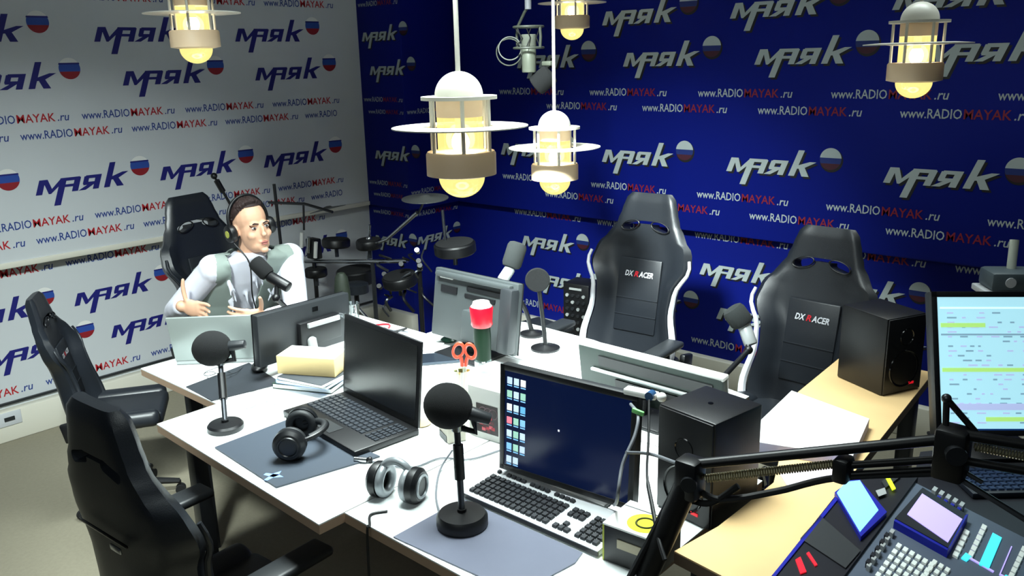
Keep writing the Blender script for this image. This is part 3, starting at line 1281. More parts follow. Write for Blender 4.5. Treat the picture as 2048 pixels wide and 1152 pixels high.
# ------------------------------------------------------------------ grey keyboard
kw, kd = 0.452, 0.165
a, b_ = at(925, 987, .765), at(1205, 1110, .765)
rzk = rz_of(a, b_)
ctr = a + (b_ - a).normalized() * kw / 2 + Vector((-sin(rzk), cos(rzk), 0)) * kd / 2
kb = thing('keyboard', 'full size pale grey keyboard with black keys before the near monitor', 'keyboard', (ctr.x, ctr.y, ZT + .0045), rzk)
m = MB()
m.prism([(-kd / 2, 0), (kd / 2, 0), (kd / 2, .026), (-kd / 2, .014)], -kw / 2, kw / 2, pale_plastic, Matrix(((0, 0, 1, 0), (1, 0, 0, 0), (0, 1, 0, 0), (0, 0, 0, 1))))
m.box((0, -kd / 2 + .002, .006), (kw, .006, .011), black_plastic)
m.build('case', kb)
tilt = TR(0, 0, .0203) @ rotm(math.degrees(math.atan2(.012, kd)), 0, 0)


def kblock(name, x0, x1, y0, y1, rows, cols):
    m = MB()
    m.M = tilt
    key_rows(m, x0, x1, y0, y1, .0005, rows, cols, mat('key_charcoal', '#1d2026', .5), h=.007, gap=.2)
    m.build(name, kb)


for i, (x0, x1) in enumerate(((-.217, -.205), (-.183, -.112), (-.098, -.028), (-.013, .057))):
    kblock('function_keys', x0, x1, .045, .058, 1, 1 if i == 0 else 4)
kblock('letter_keys', -.217, .057, -.07, .032, 5, 15)
kblock('navigation_keys', .072, .125, -.008, .032, 2, 3)
kblock('arrow_keys', .072, .125, -.07, -.05, 1, 3)
kblock('arrow_keys', .09, .107, -.05, -.03, 1, 1)
kblock('number_keys', .142, .214, -.07, .032, 5, 4)


# ------------------------------------------------------------------ speakers
def speaker(loc, rz, label, w_=.175, d=.20, h=.265, logo_m=None):
    t = thing('speaker', label, 'loudspeaker', loc, rz, 'black studio speakers')
    m = MB()
    m.box((0, 0, h / 2), (w_, d, h), mat('speaker_vinyl', '#0b0c10', .42, bump=.15, bscale=500), bev=.006)
    m.build('cabinet', t)
    m = MB()
    m.box((0, -d / 2 - .002, h / 2), (w_ * .95, .006, h * .97), black_plastic, bev=.002)
    m.build('baffle', t)
    for z, r in ((.085, .058), (.195, .026)):
        m = MB()
        F = TR(0, -d / 2 - .005, z) @ rotm(90, 0, 0)
        m.lathe([(r, 0), (r * 1.08, .003), (r * 1.12, 0)], black_gloss, F, cap=False)
        m.lathe([(r, .001), (r * .55, -.012), (r * .3, -.010), (r * .001, -.004)], rubber, F, cap=False)
        m.build('woofer' if z < .1 else 'tweeter', t)
    m = MB()
    m.box((w_ * .22, -d / 2 - .006, .03), (.022, .002, .008), mat('speaker_red', '#c01020', .5, emit='#ff2030', es=.5))
    m.build('power_light', t)
    return t


a, b_, c = at(1308, 803, 1.045), at(1432, 850, 1.045), at(1478, 800, 1.045)
fc = (a + b_) / 2
r_ = rz_of(a, b_)
back = Vector((-sin(r_), cos(r_), 0))
p = fc + back * .105
sp2 = speaker((p.x, p.y, ZT + .0005), r_, 'black speaker in the centre of the desks beside the white board', w_=.18, h=.29, d=.19)
m = MB()
m.cyl((0, 0, .29), (0, 0, .2915), .007, black_gloss)
m.build('top_cap', sp2)
a, b_ = at(1767, 642, 1.065), at(1868, 624, 1.065)
fc = (a + b_) / 2
r_ = rz_of(a, b_)
p = fc + Vector((-sin(r_), cos(r_), 0)) * .105
speaker((p.x, p.y, ZW + .0005), r_, 'black speaker with a red light at the end of the wooden counter', w_=.17, h=.265, d=.20)


# ------------------------------------------------------------------ microphones
def desk_mic(loc, label, lean, foam_off, head_dir, base_r=.062, foam=(.055, .055, .062), stem_m=dark_steel, grp=None, th=.022):
    """round base, stem, clip, foam ball; foam_off: foam centre relative to base"""
    t = thing('desk_microphone', label, 'microphone', loc, 0, grp)
    m = MB()
    m.lathe([(base_r * .98, 0), (base_r, .004), (base_r, th * .7), (base_r * .9, th), (.012, th + .004), (.012, th + .012)], black_plastic, seg=36)
    m.build('base', t)
    f = Vector(foam_off)
    h = Vector(head_dir).normalized()
    top = f + h * foam[2] * .35 - Vector((0, 0, foam[0] * 1.02))
    m = MB()
    m.tube([(0, 0, th), Vector((0, 0, th)).lerp(top, .5), top], .0085, stem_m, seg=12)
    q = (top - Vector((0, 0, th))).normalized()
    mid = Vector((0, 0, th)).lerp(top, .62)
    m.cyl(mid - q * .045, mid + q * .045, .0135, black_plastic, seg=14)
    m.build('stem', t)
    m = MB()
    c = f + h * foam[2] * 1.05
    m.cyl(top, top + Vector((0, 0, .03)), .014, steel, seg=14)
    m.tube([top + Vector((0, 0, .01)), top + h * .05 + Vector((0, 0, .012)), c + Vector((0, 0, -.012))], .009, black_plastic, seg=10)
    m.build('clip', t)
    m = MB()
    m.cyl(f + h * foam[2] * .6, f + h * (foam[2] + .05), .019, dark_plastic, r1=.015, bev=.003)
    m.build('body', t)
    m = MB()
    m.sph((0, 0, 0), foam, foam_black, TR(*f) @ Vector((0, 0, 1)).rotation_difference(h).to_matrix().to_4x4(), seg=24, rings=16)
    m.build('foam_windscreen', t)
    return t


pA = at(452, 858, ZT)
fA = atd(424, 697, 2.86)
desk_mic((pA.x, pA.y, ZT + .0005), 'small desk microphone with round black foam at the left desk corner', 0, fA - pA, Vector((.75, .6, .12)), base_r=.058, foam=(.060, .060, .066), grp='desk microphones with foam balls')
pB = at(925, 1052, ZT)
fB = atd(896, 815, 2.13)
desk_mic((pB.x, pB.y, ZT + .0045), 'nearest desk microphone with round black foam on a thick round base', 0, fB - pB, Vector((.72, .62, -.35)), base_r=.066, foam=(.058, .058, .062), grp='desk microphones with foam balls', th=.034)


def stick_mic(label, f0, f1, fr, b1, br, foot_pt, post_top, foamm=foam_black, bodym=black_plastic, base_r=.055, extra=None, cat='microphone'):
    """cylinder mic: foam f0-f1, body f1-b1, carried by a post from foot_pt to post_top"""
    fp = Vector(foot_pt)
    t = thing('microphone', label, cat, fp)
    f0, f1, b1, pt = [Vector(q) - fp for q in (f0, f1, b1, post_top)]
    m = MB()
    m.cyl(f0, f1, fr, foamm, bev=fr * .45, seg=24)
    m.build('foam_windscreen', t)
    m = MB()
    m.cyl(f1, b1, br, bodym, bev=br * .2, seg=20)
    m.build('body', t)
    m = MB()
    m.tube([(0, 0, .01), (pt.x * .3, pt.y * .3, pt.z * .5), pt], .010, black_plastic, seg=10, smooth=6)
    m.sph(pt, .017, black_plastic, seg=12, rings=8)
    m.tube([pt, f1.lerp(b1, .4)], .009, black_plastic, seg=8)
    m.build('stand_arm', t)
    m = MB()
    m.lathe([(base_r, 0), (base_r, .008), (.02, .014), (.012, .02)], black_plastic)
    m.build('base', t)
    return t


ft = at(556, 700, ZT)
stick_mic('black broadcast microphone held up before the man in the grey vest', atd(507, 520, 3.38), atd(538, 552, 3.38), .032, atd(578, 575, 3.36), .022, Vector((-2.98, 1.98, ZT + .0005)), atd(552, 596, 3.36))
p0, p1 = atd(1037, 485, 3.62), atd(1021, 536, 3.62)
stick_mic('grey foam microphone standing behind the grey monitor', p0, p1, .042, atd(1004, 562, 3.6), .024, Vector((-2.28, 2.66, ZT + .0005)), atd(1012, 560, 3.62), foamm=foam_grey, bodym=silver_plastic)
p0, p1 = atd(1462, 615, 3.3), atd(1488, 650, 3.3)
stick_mic('grey headed microphone standing between the two far racing chairs', p0, p1, .045, atd(1502, 690, 3.28), .026, Vector((-1.34, 2.48, ZT + .0005)), atd(1497, 700, 3.26), foamm=foam_grey, bodym=silver_plastic)


# ------------------------------------------------------------------ headphones
def headphones(loc, rz, label, band_m, cup_m, pad_m, lying=True, R=.078, cup_r=.043):
    """lying on the desk: the band arc in a plane slightly tilted, two cups at its ends"""
    t = thing('headphones', label, 'headphones', loc, rz)
    A = rotm(-78, 0, 0) if lying else rotm(0, 0, 0)
    base = TR(0, 0, .046) @ A if lying else TR(0, 0, cup_r)
    arc = [(R * cos(a), 0, R * 1.08 * sin(a)) for a in [radians(-5 + 190 * i / 24) for i in range(25)]]
    m = MB()
    m.M = base
    m.tube(arc, .008, band_m, seg=10)
    inner = [(q[0] * .93, 0, q[2] * .93) for q in arc[5:20]]
    m.tube(inner, .011, pad_m, seg=10)
    m.build('headband', t)
    for s in (-1, 1):
        m = MB()
        m.M = base @ TR(s * R, 0, -.012) @ rotm(0, s * 90, 0) @ rotm(0, 0, 0)
        m.lathe([(cup_r * .8, .026), (cup_r * .98, .016), (cup_r, 0), (cup_r * .98, -.004)], cup_m, seg=28)
        m.torus((0, 0, .027), cup_r * .6, .004, band_m, seg=24, s2=6)
        c = m.build('ear_cup', t)
        m = MB()
        m.M = base @ TR(s * R, 0, -.012) @ rotm(0, s * 90, 0)
        m.torus((0, 0, -.014), cup_r * .72, .013, pad_m, seg=28, s2=10)
        m.build('ear_pad', c)
        m = MB()
        m.M = base
        m.tube([(s * R, .02, .0), (s * R * 1.12, .012, .02), (s * R, 0, .035)], .004, cup_m, seg=8)
        m.build('yoke', t)
    return t


hp_black = mat('headphone_black', '#0d0f12', .4)
hp_steel = mat('headphone_silver', '#9aa0a4', .35, metal=.4)
p = at(603, 899, ZT)
headphones((p.x, p.y, ZT + .012), radians(-48), 'black headphones lying on the grey desk mat by the open black laptop', hp_black, hp_black, mat('headphone_pad', '#16191c', .6), R=.078, cup_r=.050)
p = at(785, 1000, ZT)
headphones((p.x, p.y + .02, ZT + .008), radians(20), 'silver and black headphones standing on the bare white desk, cable over the edge', hp_steel, hp_black, hp_steel, lying=False, R=.050, cup_r=.050)


def cable(name, pts, r, m, label, cat='cable', smooth=6):
    c = Vector(pts[0])
    b = MB()
    b.tube([Vector(p) - c for p in pts], r, m, seg=8, smooth=smooth)
    o = b.build(name, loc=c)
    return tag(o, label, cat)


cab_black = mat('cable_black', '#101114', .5)
cab_grey = mat('cable_grey', '#70747a', .5)
p0 = at(775, 1022, ZT + .004)
p1 = at(752, 1062, ZT + .004)
cable('headphone_cable', [p0, (p0.x - .02, p0.y - .04, ZT + .004), (-1.588, 1.20, ZT + .004), (-1.585, 1.188, ZT - .02), (-1.582, 1.18, .45), (-1.58, 1.19, .15)], .0035, cab_black, 'thin black cable hanging over the front edge of the nearest desk')
cable('microphone_cable', [at(905, 900, ZT + .05), at(880, 940, ZT + .006), at(872, 990, ZT + .0045), at(880, 1030, ZT + .0075)], .003, cab_grey, 'thin grey cable looping beside the nearest desk microphone')
cable('microphone_cable', [at(1000, 900, ZT + .004), at(940, 918, ZT + .004), at(880, 916, ZT + .004), at(820, 935, ZT + .004), at(740, 922, ZT + .004)], .0025, cab_grey, 'faint cable lying across the white desk between box and silver headphones')

# ------------------------------------------------------------------ bottle, jar with scissors, printed box
p = at(967, 748, ZT)
t = thing('bottle', 'dark green bottle with a big red cap standing on a clear cup', 'bottle', (p.x, p.y, ZT + .0005))
green_glass = mat('bottle_green', '#04200f', .45, spec=.2)
m = MB()
m.lathe([(.028, .0), (.031, .004), (.033, .055), (.030, .058)], clear_glass('cup_glass', fac=.2), seg=28)
m.build('cup', t)
m = MB()
m.lathe([(.026, .058), (.031, .062), (.033, .15), (.031, .19)], green_glass, seg=28)
m.build('body', t)
m = MB()
m.lathe([(.036, .19), (.041, .198), (.040, .21), (.044, .262), (.040, .268)], mat('cap_red', '#c40a20', .3, spec=.6), seg=32)
m.build('cap', t)
m = MB()
m.lathe([(.040, .268), (.034, .274), (.0305, .285), (.001, .286)], white_paint, seg=28)
m.build('lid', t)

p = at(926, 792, ZT)
t = thing('jar', 'glass jar of pens behind the nearest foam microphone', 'jar', (p.x, p.y, ZT + .0005))
m = MB()
m.lathe([(.030, 0), (.032, .003), (.033, .10), (.031, .10), (.030, .006), (.001, .005)], clear_glass('jar_glass', (.93, .95, .85), .18), seg=28)
m.build('glass', t)
m = MB()
for k in range(9):
    a = k * 2.4
    m.cyl((.016 * cos(a), .016 * sin(a), .006), (.024 * cos(a + .3), .024 * sin(a + .3), .095), .006, [mat('pencil_ochre', '#8a6a26', .6), mat('pencil_olive', '#6a6a3c', .6), MATS['pencil_ochre']][k % 3], seg=8)
m.build('pens', t)
orange = mat('scissor_orange', '#e0442a', .45)
s_ = thing('scissors', 'scissors with orange-red handles standing in the glass jar', 'scissors', (p.x, p.y, ZT + .008))
s_.rotation_euler = (0, radians(4), radians(35))
for k, s in enumerate((-1, 1)):
    m = MB()
    m.prism([(-.004, 0), (.004, 0), (.006, .11), (-.006, .11)], -.001, .001, steel, TR(s * .002, s * .0015, 0) @ rotm(90, 0, 0))
    b_ = m.build('blade', s_)
    m = MB()
    m.torus((0, 0, 0), .021, .0055, orange, TR(s * .021, s * .002, .162) @ rotm(90, 0, 0) @ rotm(0, 0, s * 18), seg=26, s2=8, sx=.85, sy=1.25)
    m.tube([(s * .006, s * .002, .105), (s * .008, s * .002, .125), (s * .012, s * .002, .14)], .0065, orange, seg=8)
    m.build('handle', s_)

bx_m = mat('box_white', '#c9c9c4', .6)
F = at(945, 870, ZT + .001), at(1003, 888, ZT + .001)
pb = (F[0] + F[1]) / 2
rzb = rz_of(F[0], F[1])
t = thing('box', 'white cardboard box with a dark red picture behind the nearest foam microphone', 'box', (pb.x, pb.y, ZT + .0005), rzb)
m = MB()
m.box((.01, .022, .085), (.16, .045, .17), bx_m, bev=.002)
m.build('carton', t)
m = MB()
m.box((.005, -.0012, .07), (.085, .001, .095), mat('pic_dark', '#1a0a10', .5))
for k in range(16):
    a = k * .8
    m.box((.005 + .028 * cos(a) * (k / 16) ** .5, -.0018, .058 + .03 * sin(a) * (k / 16) ** .5), (.014, .0008, .011), [mat('pic_red', '#a01228', .5), mat('pic_pink', '#c8505c', .5), mat('pic_maroon', '#4a0a18', .5)][k % 3])
for k in range(3):
    m.torus((.03 - k * .02, -.0015, .09), .016, .0012, mat('pic_grey', '#6a5058', .5), rotm(90, 0, 0) @ TR(0, 0, 0) if False else TR(.03 - k * .02, -.0016, .092) @ rotm(90, 0, 0) @ TR(-.03 + k * .02, .0015, -.09), seg=18, s2=4)
m.build('picture', t)
p = at(905, 875, ZT)
m = MB()
m.box((0, 0, .028), (.085, .06, .055), mat('box_beige', '#b9b3a4', .6), bev=.003)
m.box((.0, -.031, .012), (.06, .002, .02), dark_plastic)
tag(m.build('small_box', loc=(p.x, p.y, ZT + .0005), rot=(0, 0, -.4)), 'small beige box on the desk under the nearest foam microphone head', 'box')
p = at(842, 848, ZT)
m = MB()
m.lathe([(.03, 0), (.034, .004), (.022, .007), (.001, .007)], mat('coaster_tan', '#b8a070', .6), seg=24)
tag(m.build('saucer', loc=(p.x, p.y, ZT + .0005)), 'small tan saucer on the white desk left of the nearest foam microphone', 'saucer')

# ------------------------------------------------------------------ tissue box on books by the laptop
card = mat('card_cream', '#d8c08a', .7)
P4 = [at(545, 757, ZT), at(583, 776, ZT), at(700, 730, ZT)]
ctr = Vector((-2.555, 1.72, ZT))
for k, (col, w_, d, h, lab) in enumerate((('#2a3c34', .24, .17, .022, 'dark green book at the bottom of the stack left of the laptop'), ('#7fa0d0', .22, .16, .016, 'pale blue book in the middle of the stack left of the laptop'), ('#31363c', .21, .16, .014, 'dark folder on the books, directly under the cream cardboard box'))):
    m = MB()
    m.box((0, 0, h / 2), (w_, d, h), mat('book_' + str(k), col, .6), bev=.002)
    m.box((.003, 0, h / 2), (w_ - .002, d + .001, h * .6), white_paper)
    z = ZT + .0005 + (0, .0225, .039)[k]
    tag(m.build('book', loc=(ctr.x + .02 * k, ctr.y - .01 * k, z), rot=(0, 0, radians(25 - k * 6))), lab, 'book', 'books stacked by the laptop')
t = thing('cardboard_box', 'cream cardboard box with white top on the book stack between laptop and black monitor', 'box', (ctr.x + .01, ctr.y, ZT + .0545), radians(28))
m = MB()
m.box((0, 0, .035), (.23, .12, .07), card, bev=.003)
m.box((0, 0, .0702), (.22, .11, .002), white_paper)
m.build('carton', t)

# ------------------------------------------------------------------ small things on the desks
p = at(436, 756, ZT)
t = thing('eyeglasses', 'thin framed eyeglasses lying on the white desk behind the left foam microphone', 'glasses', (p.x, p.y, ZT + .001), .6)
m = MB()
for s in (-1, 1):
    m.torus((s * .032, 0, .016), .021, .0014, dark_steel, rotm(0, 0, 0) @ TR(0, 0, 0), seg=24, s2=6)
    m.tube([(s * .054, 0, .016), (s * .062, .03, .012), (s * .05, .11, .003)], .0014, dark_steel, seg=6)
m.tube([(-.011, 0, .016), (0, .003, .018), (.011, 0, .016)], .0014, dark_steel, seg=6)
m.tube([(-.03, -.02, .012), (-.03, -.021, .001)], .0012, dark_steel, seg=6)
m.tube([(.03, -.02, .012), (.03, -.021, .001)], .0012, dark_steel, seg=6)
m.build('frame', t)

glass_m = clear_glass('tumbler_glass', (.92, .96, .96), .2)
p = at(707, 655, ZT)
m = MB()
m.lathe([(.026, 0), (.034, .115), (.032, .115), (.025, .006), (.001, .006)], glass_m, seg=24)
tag(m.build('drinking_glass', loc=(p.x, p.y, ZT + .0005)), 'clear drinking glass behind the black monitor near the drums', 'glass')
p = at(897, 657, ZT)
m = MB()
m.lathe([(.024, 0), (.03, .07), (.028, .07), (.023, .006), (.001, .006)], glass_m, seg=24)
tag(m.build('drinking_glass', loc=(p.x, p.y, ZT + .0005)), 'low clear glass at the far desk edge left of the grey monitor', 'glass')
p = at(868, 720, ZT)
m = MB()
m.box((0, 0, .005), (.12, .20, .009), mat('tablet_dark', '#39424c', .35), bev=.003)
m.box((0, 0, .0098), (.104, .17, .001), mat('tablet_screen', '#20262e', .2))
tag(m.build('tablet', loc=(p.x, p.y, ZT + .0005), rot=(0, 0, radians(-38))), 'dark tablet lying on the desk before the grey monitor', 'tablet')
p = at(905, 690, ZT)
m = MB()
m.lathe([(.03, 0), (.036, .008), (.028, .014), (.01, .018), (.001, .018)], mat('ashtray_green', '#2c5a4a', .2, spec=.7), seg=24)
tag(m.build('dish', loc=(p.x - .05, p.y + .03, ZT + .0005)), 'small dark green dish beside the grey monitor', 'dish')
p = at(838, 745, ZT)
m = MB()
m.box((0, 0, .006), (.16, .03, .012), mat('ruler_lilac', '#6a70b8', .5), bev=.002)
tag(m.build('pencil_case', loc=(p.x - .01, p.y - .05, ZT + .0005), rot=(0, 0, radians(-30))), 'flat lilac strip-shaped case behind the laptop screen', 'case')
p = at(765, 672, ZT)
t = thing('cable_bundle', 'tangle of black and red cables behind the laptop screen', 'cable', (p.x, p.y, ZT + .001))
random.seed(11)
for k, (mm, r) in enumerate(((cab_black, .004), (cab_black, .004), (mat('cable_red', '#b01828', .5), .0045), (cab_grey, .0035))):
    m = MB()
    pts = [(random.uniform(-.09, .09), random.uniform(-.07, .07), .008 + .012 * (i % 3) + k * .003) for i in range(6)]
    m.tube(pts, r, mm, seg=7, smooth=5)
    m.build('cable', t)
p = at(850, 695, ZT)
m = MB()
m.box((0, 0, .004), (.14, .10, .006), white_paper, bev=.001)
tag(m.build('notepad', loc=(p.x + .0, p.y + .0, ZT + .0005), rot=(0, 0, .5)), 'white notepad on the far desk before the grey monitor', 'notepad')
p = at(520, 742, ZT)
m = MB()
m.sph((0, 0, .014), (.032, .05, .016), black_plastic, seg=20)
tag(m.build('computer_mouse', loc=(p.x, p.y, ZT + .006), rot=(0, 0, .8)), 'black computer mouse on the writing mat under the black monitor', 'mouse')
p = at(722, 925, ZT)
m = MB()
m.cyl((-.02, 0, .009), (.02, 0, .009), .008, steel, seg=12)
m.sph((.027, .005, .009), .009, black_plastic, seg=12)
tag(m.build('adapter_plug', loc=(p.x, p.y, ZT + .0005), rot=(0, 0, .5)), 'small silver plug on the white desk between the two headphones', 'plug')

# white board / paper block on the counter
Zb = ZW + .0335
q = [at(1570, 780, Zb), at(1765, 838, Zb), at(1712, 912, Zb), at(1478, 905, Zb), at(1480, 852, Zb)]
q = [Vector((-1.065, 2.54, 0)), Vector((-.79, 2.47, 0)), Vector((-.735, 2.19, 0)), Vector((-1.02, 2.10, 0))]
c = sum(q, Vector()) / 4
m = MB()
poly = [(v.x - c.x, v.y - c.y) for v in q][::-1]
m.prism(poly, 0, .032, mat('paper_block_shade', '#b9b6d0', .7))  # white block's side shade put into the colour as a darker lilac
m.prism([(x * .998, y * .998) for x, y in poly], .032, .0335, white_paper)
tag(m.build('paper_block', loc=(c.x, c.y, ZW + .0005)), 'thick white block of paper on the wooden counter by the central speaker', 'paper')
Z2 = ZW
q = [at(1560, 952, Z2), at(1694, 927, Z2), at(1684, 955, Z2), at(1575, 976, Z2)]
c = sum(q, Vector()) / 4
m = MB()
poly = [(v.x - c.x, v.y - c.y) for v in q]
a_ = sum(poly[i][0] * poly[(i + 1) % 4][1] - poly[(i + 1) % 4][0] * poly[i][1] for i in range(4))
m.prism(poly if a_ > 0 else poly[::-1], 0, .006, mat('paper_pinkish', '#e2d2dc', .8))
tag(m.build('paper_sheets', loc=(c.x, c.y, ZW + .0005)), 'few loose white sheets on the counter under the microphone arm', 'paper')

# webcam hub on top of the icon monitor
cxy = atd(1275, 778, 2.07)
m = MB()
m.box((0, 0, 0), (.085, .03, .016), white_paint, bev=.004)
m.cyl((.03, 0, .004), (.03, -.022, .004), .011, mat('hub_blue', '#284a70', .3), seg=16)
m.sph((.054, 0, 0), .012, white_paint, seg=12)
m.box((0, .012, -.012), (.04, .012, .016), black_plastic)
hub = m.build('webcam', loc=Vector((cxy.x, 1.655, 1.105)), rot=(0, 0, radians(8)))
tag(hub, 'small white webcam clipped on the top edge of the icon monitor', 'webcam')
h0 = Vector((cxy.x, 1.61, 1.09))
cable('webcam_cable', [h0, atd(1276, 830, 1.96), atd(1270, 870, 1.93), atd(1245, 930, 1.91), atd(1234, 1000, 1.91), at(1228, 1010, .765)], .004, cab_grey, 'grey cable with a green tag hanging before the icon monitor')
m = MB()
m.box((0, 0, 0), (.030, .008, .012), mat('tag_green', '#7fd07a', .5), bev=.003)
tag(m.build('cable_tag', loc=atd(1276, 824, 1.955), rot=(0, .2, .2)), 'small pale green tag on the cable hanging before the icon monitor', 'tag')
cable('speaker_cable', [atd(1252, 905, 1.905), atd(1300, 908, 1.93), atd(1350, 925, 1.88), atd(1392, 940, 1.82)], .004, cab_grey, 'grey cable running from the webcam cable to the microphone arm')
cable('arm_cable', [atd(1298, 800, 1.99), atd(1297, 880, 1.93), atd(1294, 950, 1.88), atd(1304, 1010, 1.82), atd(1318, 1080, 1.75), atd(1330, 1120, 1.72)], [.003] * 14 + [.0045] * 17, cab_black, 'black cable dropping from the webcam past the central speaker to the arm clamp')

# yellow-topped box at the bottom
yel = mat('box_yellow', '#d8dc2c', .5)
Zy = ZT + .10
A, B, D = at(1208, 1045, Zy), at(1312, 1082, Zy), at(1262, 1000, Zy)
ux = (B - A).normalized()
uy = Vector((-ux.y, ux.x, 0))
rzy = math.atan2(ux.y, ux.x)
wy, dy = (B - A).length, .125
cy_ = A + ux * wy / 2 + uy * dy / 2
t = thing('box', 'black box with white top and yellow round sticker at the front desk corner', 'box', (cy_.x, cy_.y, ZT + .0005), rzy)
m = MB()
m.box((0, 0, .048), (wy, dy, .095), black_plastic, bev=.002)
m.box((-wy / 2 - .002, 0, .047), (.005, dy, .094), mat('box_olive', '#a8b03c', .5), bev=.001)
m.box((wy * .12, -dy / 2 - .001, .058), (wy * .7, .004, .022), mat('box_beige_strip', '#b8ae94', .6))
m.build('carton', t)
m = MB()
m.box((0, 0, .0975), (wy + .006, dy + .004, .005), white_paint, bev=.001)
m.box((0, dy * .28, .1008), (wy, .002, .0015), grey_plastic)
E5 = [(.0 + .042 * cos(a), -.012 + .042 * sin(a)) for a in [2 * pi * i / 32 for i in range(32)]]
m.prism([(x + .012, y) for x, y in E5], .0995, .1008, yel)
m.torus((.014, -.012, .1012), .022, .0026, mat('ring_olive', '#3a3c10', .5), seg=32, s2=6)
m.build('lid', t)

# ------------------------------------------------------------------ scissor microphone arm
t_loc = Vector((-.86, 1.36, ZT + .0005))
t = thing('scissor_boom', 'black scissor microphone arm reaching across the lower right corner', 'microphone arm', t_loc)
J1 = atd(1380, 955, 1.72) - t_loc
J2 = atd(1905, 895, 1.56) - t_loc
m = MB()
m.box((0, 0, .02), (.07, .09, .04), black_plastic, bev=.006)
m.cyl((0, 0, .03), (0, 0, .11), .024, black_plastic, bev=.003)
m.build('clamp', t)
m = MB()
m.tube([(0, 0, .09), J1 * .55 + Vector((0, 0, .04)), J1], [.026, .026, .024], black_plastic, seg=14)
m.tube([(-.02, -.03, .09), J1 * .6 + Vector((-.03, -.02, 0)), J1 + Vector((-.01, 0, .02))], .008, cab_black, seg=8)
m.build('lower_post', t)
v = (J2 - J1)
u = v.normalized()
side = u.cross(Vector((0, 0, 1))).normalized()
upv = side.cross(u)
m = MB()
m.box((0, 0, 0), (.05, .05, .085), black_plastic, TR(*J1), bev=.008)
m.cyl(J1 - side * .035, J1 + side * .035, .016, dark_steel)
m.build('elbow', t)
m = MB()
m.tube([J1 + upv * .028, J2 + upv * .018], .0105, black_plastic, seg=12)
m.build('upper_bar', t)
m = MB()
m.tube([J1 - upv * .012 + u * .3, J2 - upv * .022], .0075, black_plastic, seg=10)
m.tube([J1 - upv * .03 + u * .28, J2 - upv * .042], .0065, black_plastic, seg=10)
m.box((0, 0, 0), (.03, .045, .05), black_plastic, TR(*(J1 + u * .29 - upv * .018)), bev=.008)
m.build('lower_bar', t)
m = MB()
pts = []
for i in range(52 * 8):
    a = 2 * pi * i / 8
    q = J1 + u * (.03 + .25 * i / (52 * 8)) - upv * .006
    pts.append(q + (side * cos(a) + upv * sin(a)) * .0075)
m.tube(pts, .0022, mat('spring_brass', '#b0a888', .35, metal=.8), seg=5)
m.build('spring', t)
m = MB()
m.tube([J1 - upv * .02, J1 + u * .05 - upv * .055, J1 + u * .16 - upv * .05, J1 + u * .28 - upv * .035, J2 - upv * .05], .007, cab_black, seg=8, smooth=6)
m.tube([J1 - upv * .05 - u * .01, J1 + u * .03 - upv * .06, J1 + u * .09 - upv * .03], .007, rubber, seg=8, smooth=5)
m.build('arm_lead', t)
m = MB()
m.box((0, 0, 0), (.055, .055, .10), black_plastic, TR(*(J2 - Vector((0, 0, .01)))), bev=.008)
m.cyl(J2 - side * .04, J2 + side * .04, .018, dark_steel)
m.build('upper_joint', t)
m = MB()
ap = atd(1893, 797, 1.56) - t_loc
m.tube([J2 + Vector((-.015, 0, .03)), ap], .006, black_plastic, seg=8)
m.tube([ap, atd(1965, 880, 1.54) - t_loc], .006, black_plastic, seg=8)
m.sph(ap, .009, dark_steel, seg=12)
m.build('counter_bracket', t)
e1 = atd(2140, 925, 1.48) - t_loc
m = MB()
m.tube([J2 + Vector((.02, 0, .03)), e1 + Vector((0, 0, .02))], .010, black_plastic, seg=12)
m.tube([J2 + Vector((.02, 0, -.02)), e1 + Vector((0, 0, -.03))], .008, black_plastic, seg=12)
m.build('outer_bar', t)
m = MB()
e2 = e1 + Vector((0, 0, -.005))
s0 = J2 + Vector((.035, 0, .012))
uu = (e2 - s0).normalized()
sd = uu.cross(Vector((0, 0, 1))).normalized()
ud = sd.cross(uu)
pts = [s0 + uu * ((e2 - s0).length * i / 240) + (sd * cos(2 * pi * i / 8) + ud * sin(2 * pi * i / 8)) * .0065 for i in range(241)]
m.tube(pts, .002, MATS['spring_brass'], seg=5)
m.build('spring', t)
m = MB()
m.tube([J2 + Vector((0, 0, -.05)), atd(2060, 1045, 1.50) - t_loc], .0055, dark_steel, seg=8)
m.tube([J2 + Vector((.02, 0.01, -.045)), atd(1965, 965, 1.55) - t_loc], .0045, dark_steel, seg=8)
m.build('stay_rod', t)
# microphone body hanging off the arm at the bottom edge
pm = atd(1250, 1120, 1.70)
t = thing('microphone', 'black microphone lying low at the bottom edge before the yellow sticker box', 'microphone', (pm.x, pm.y, ZT + .0005))
m = MB()
m.cyl((-.01, -.05, .045), (-.01, -.01, .105), .034, foam_black, bev=.012, seg=24)
m.build('grille', t)
m = MB()
m.cyl((-.015, -.13, .0265), (-.01, -.05, .045), .026, black_plastic, bev=.006)
m.build('body', t)


# ------------------------------------------------------------------ mixing console
con_grey = mat('console_grey', '#4c5666', .45)
con_dark = mat('console_dark', '#0b0d18', .4)
con_key = mat('console_key', '#cfd6d2', .4, emit='#dfe8e0', es=.18)
con_blue = mat('console_blue_edge', '#0a1490', .4, emit='#1020c0', es=.05)
scr_sky = mat('console_sky', '#7cc0f4', .3, emit='#7cc6fa', es=.85)
scr_lil = mat('console_lilac', '#a99ae4', .3, emit='#ac9cec', es=.85)
cyan = mat('console_cyan', '#40e0f4', .3, emit='#42e6f8', es=.9)
A0, B0, C0 = at(1690, 1150, .79), at(1830, 965, .815), at(2048, 1075, .80)
N0 = (C0 - B0).cross(A0 - B0).normalized()
if N0.z < 0:
    N0 = -N0


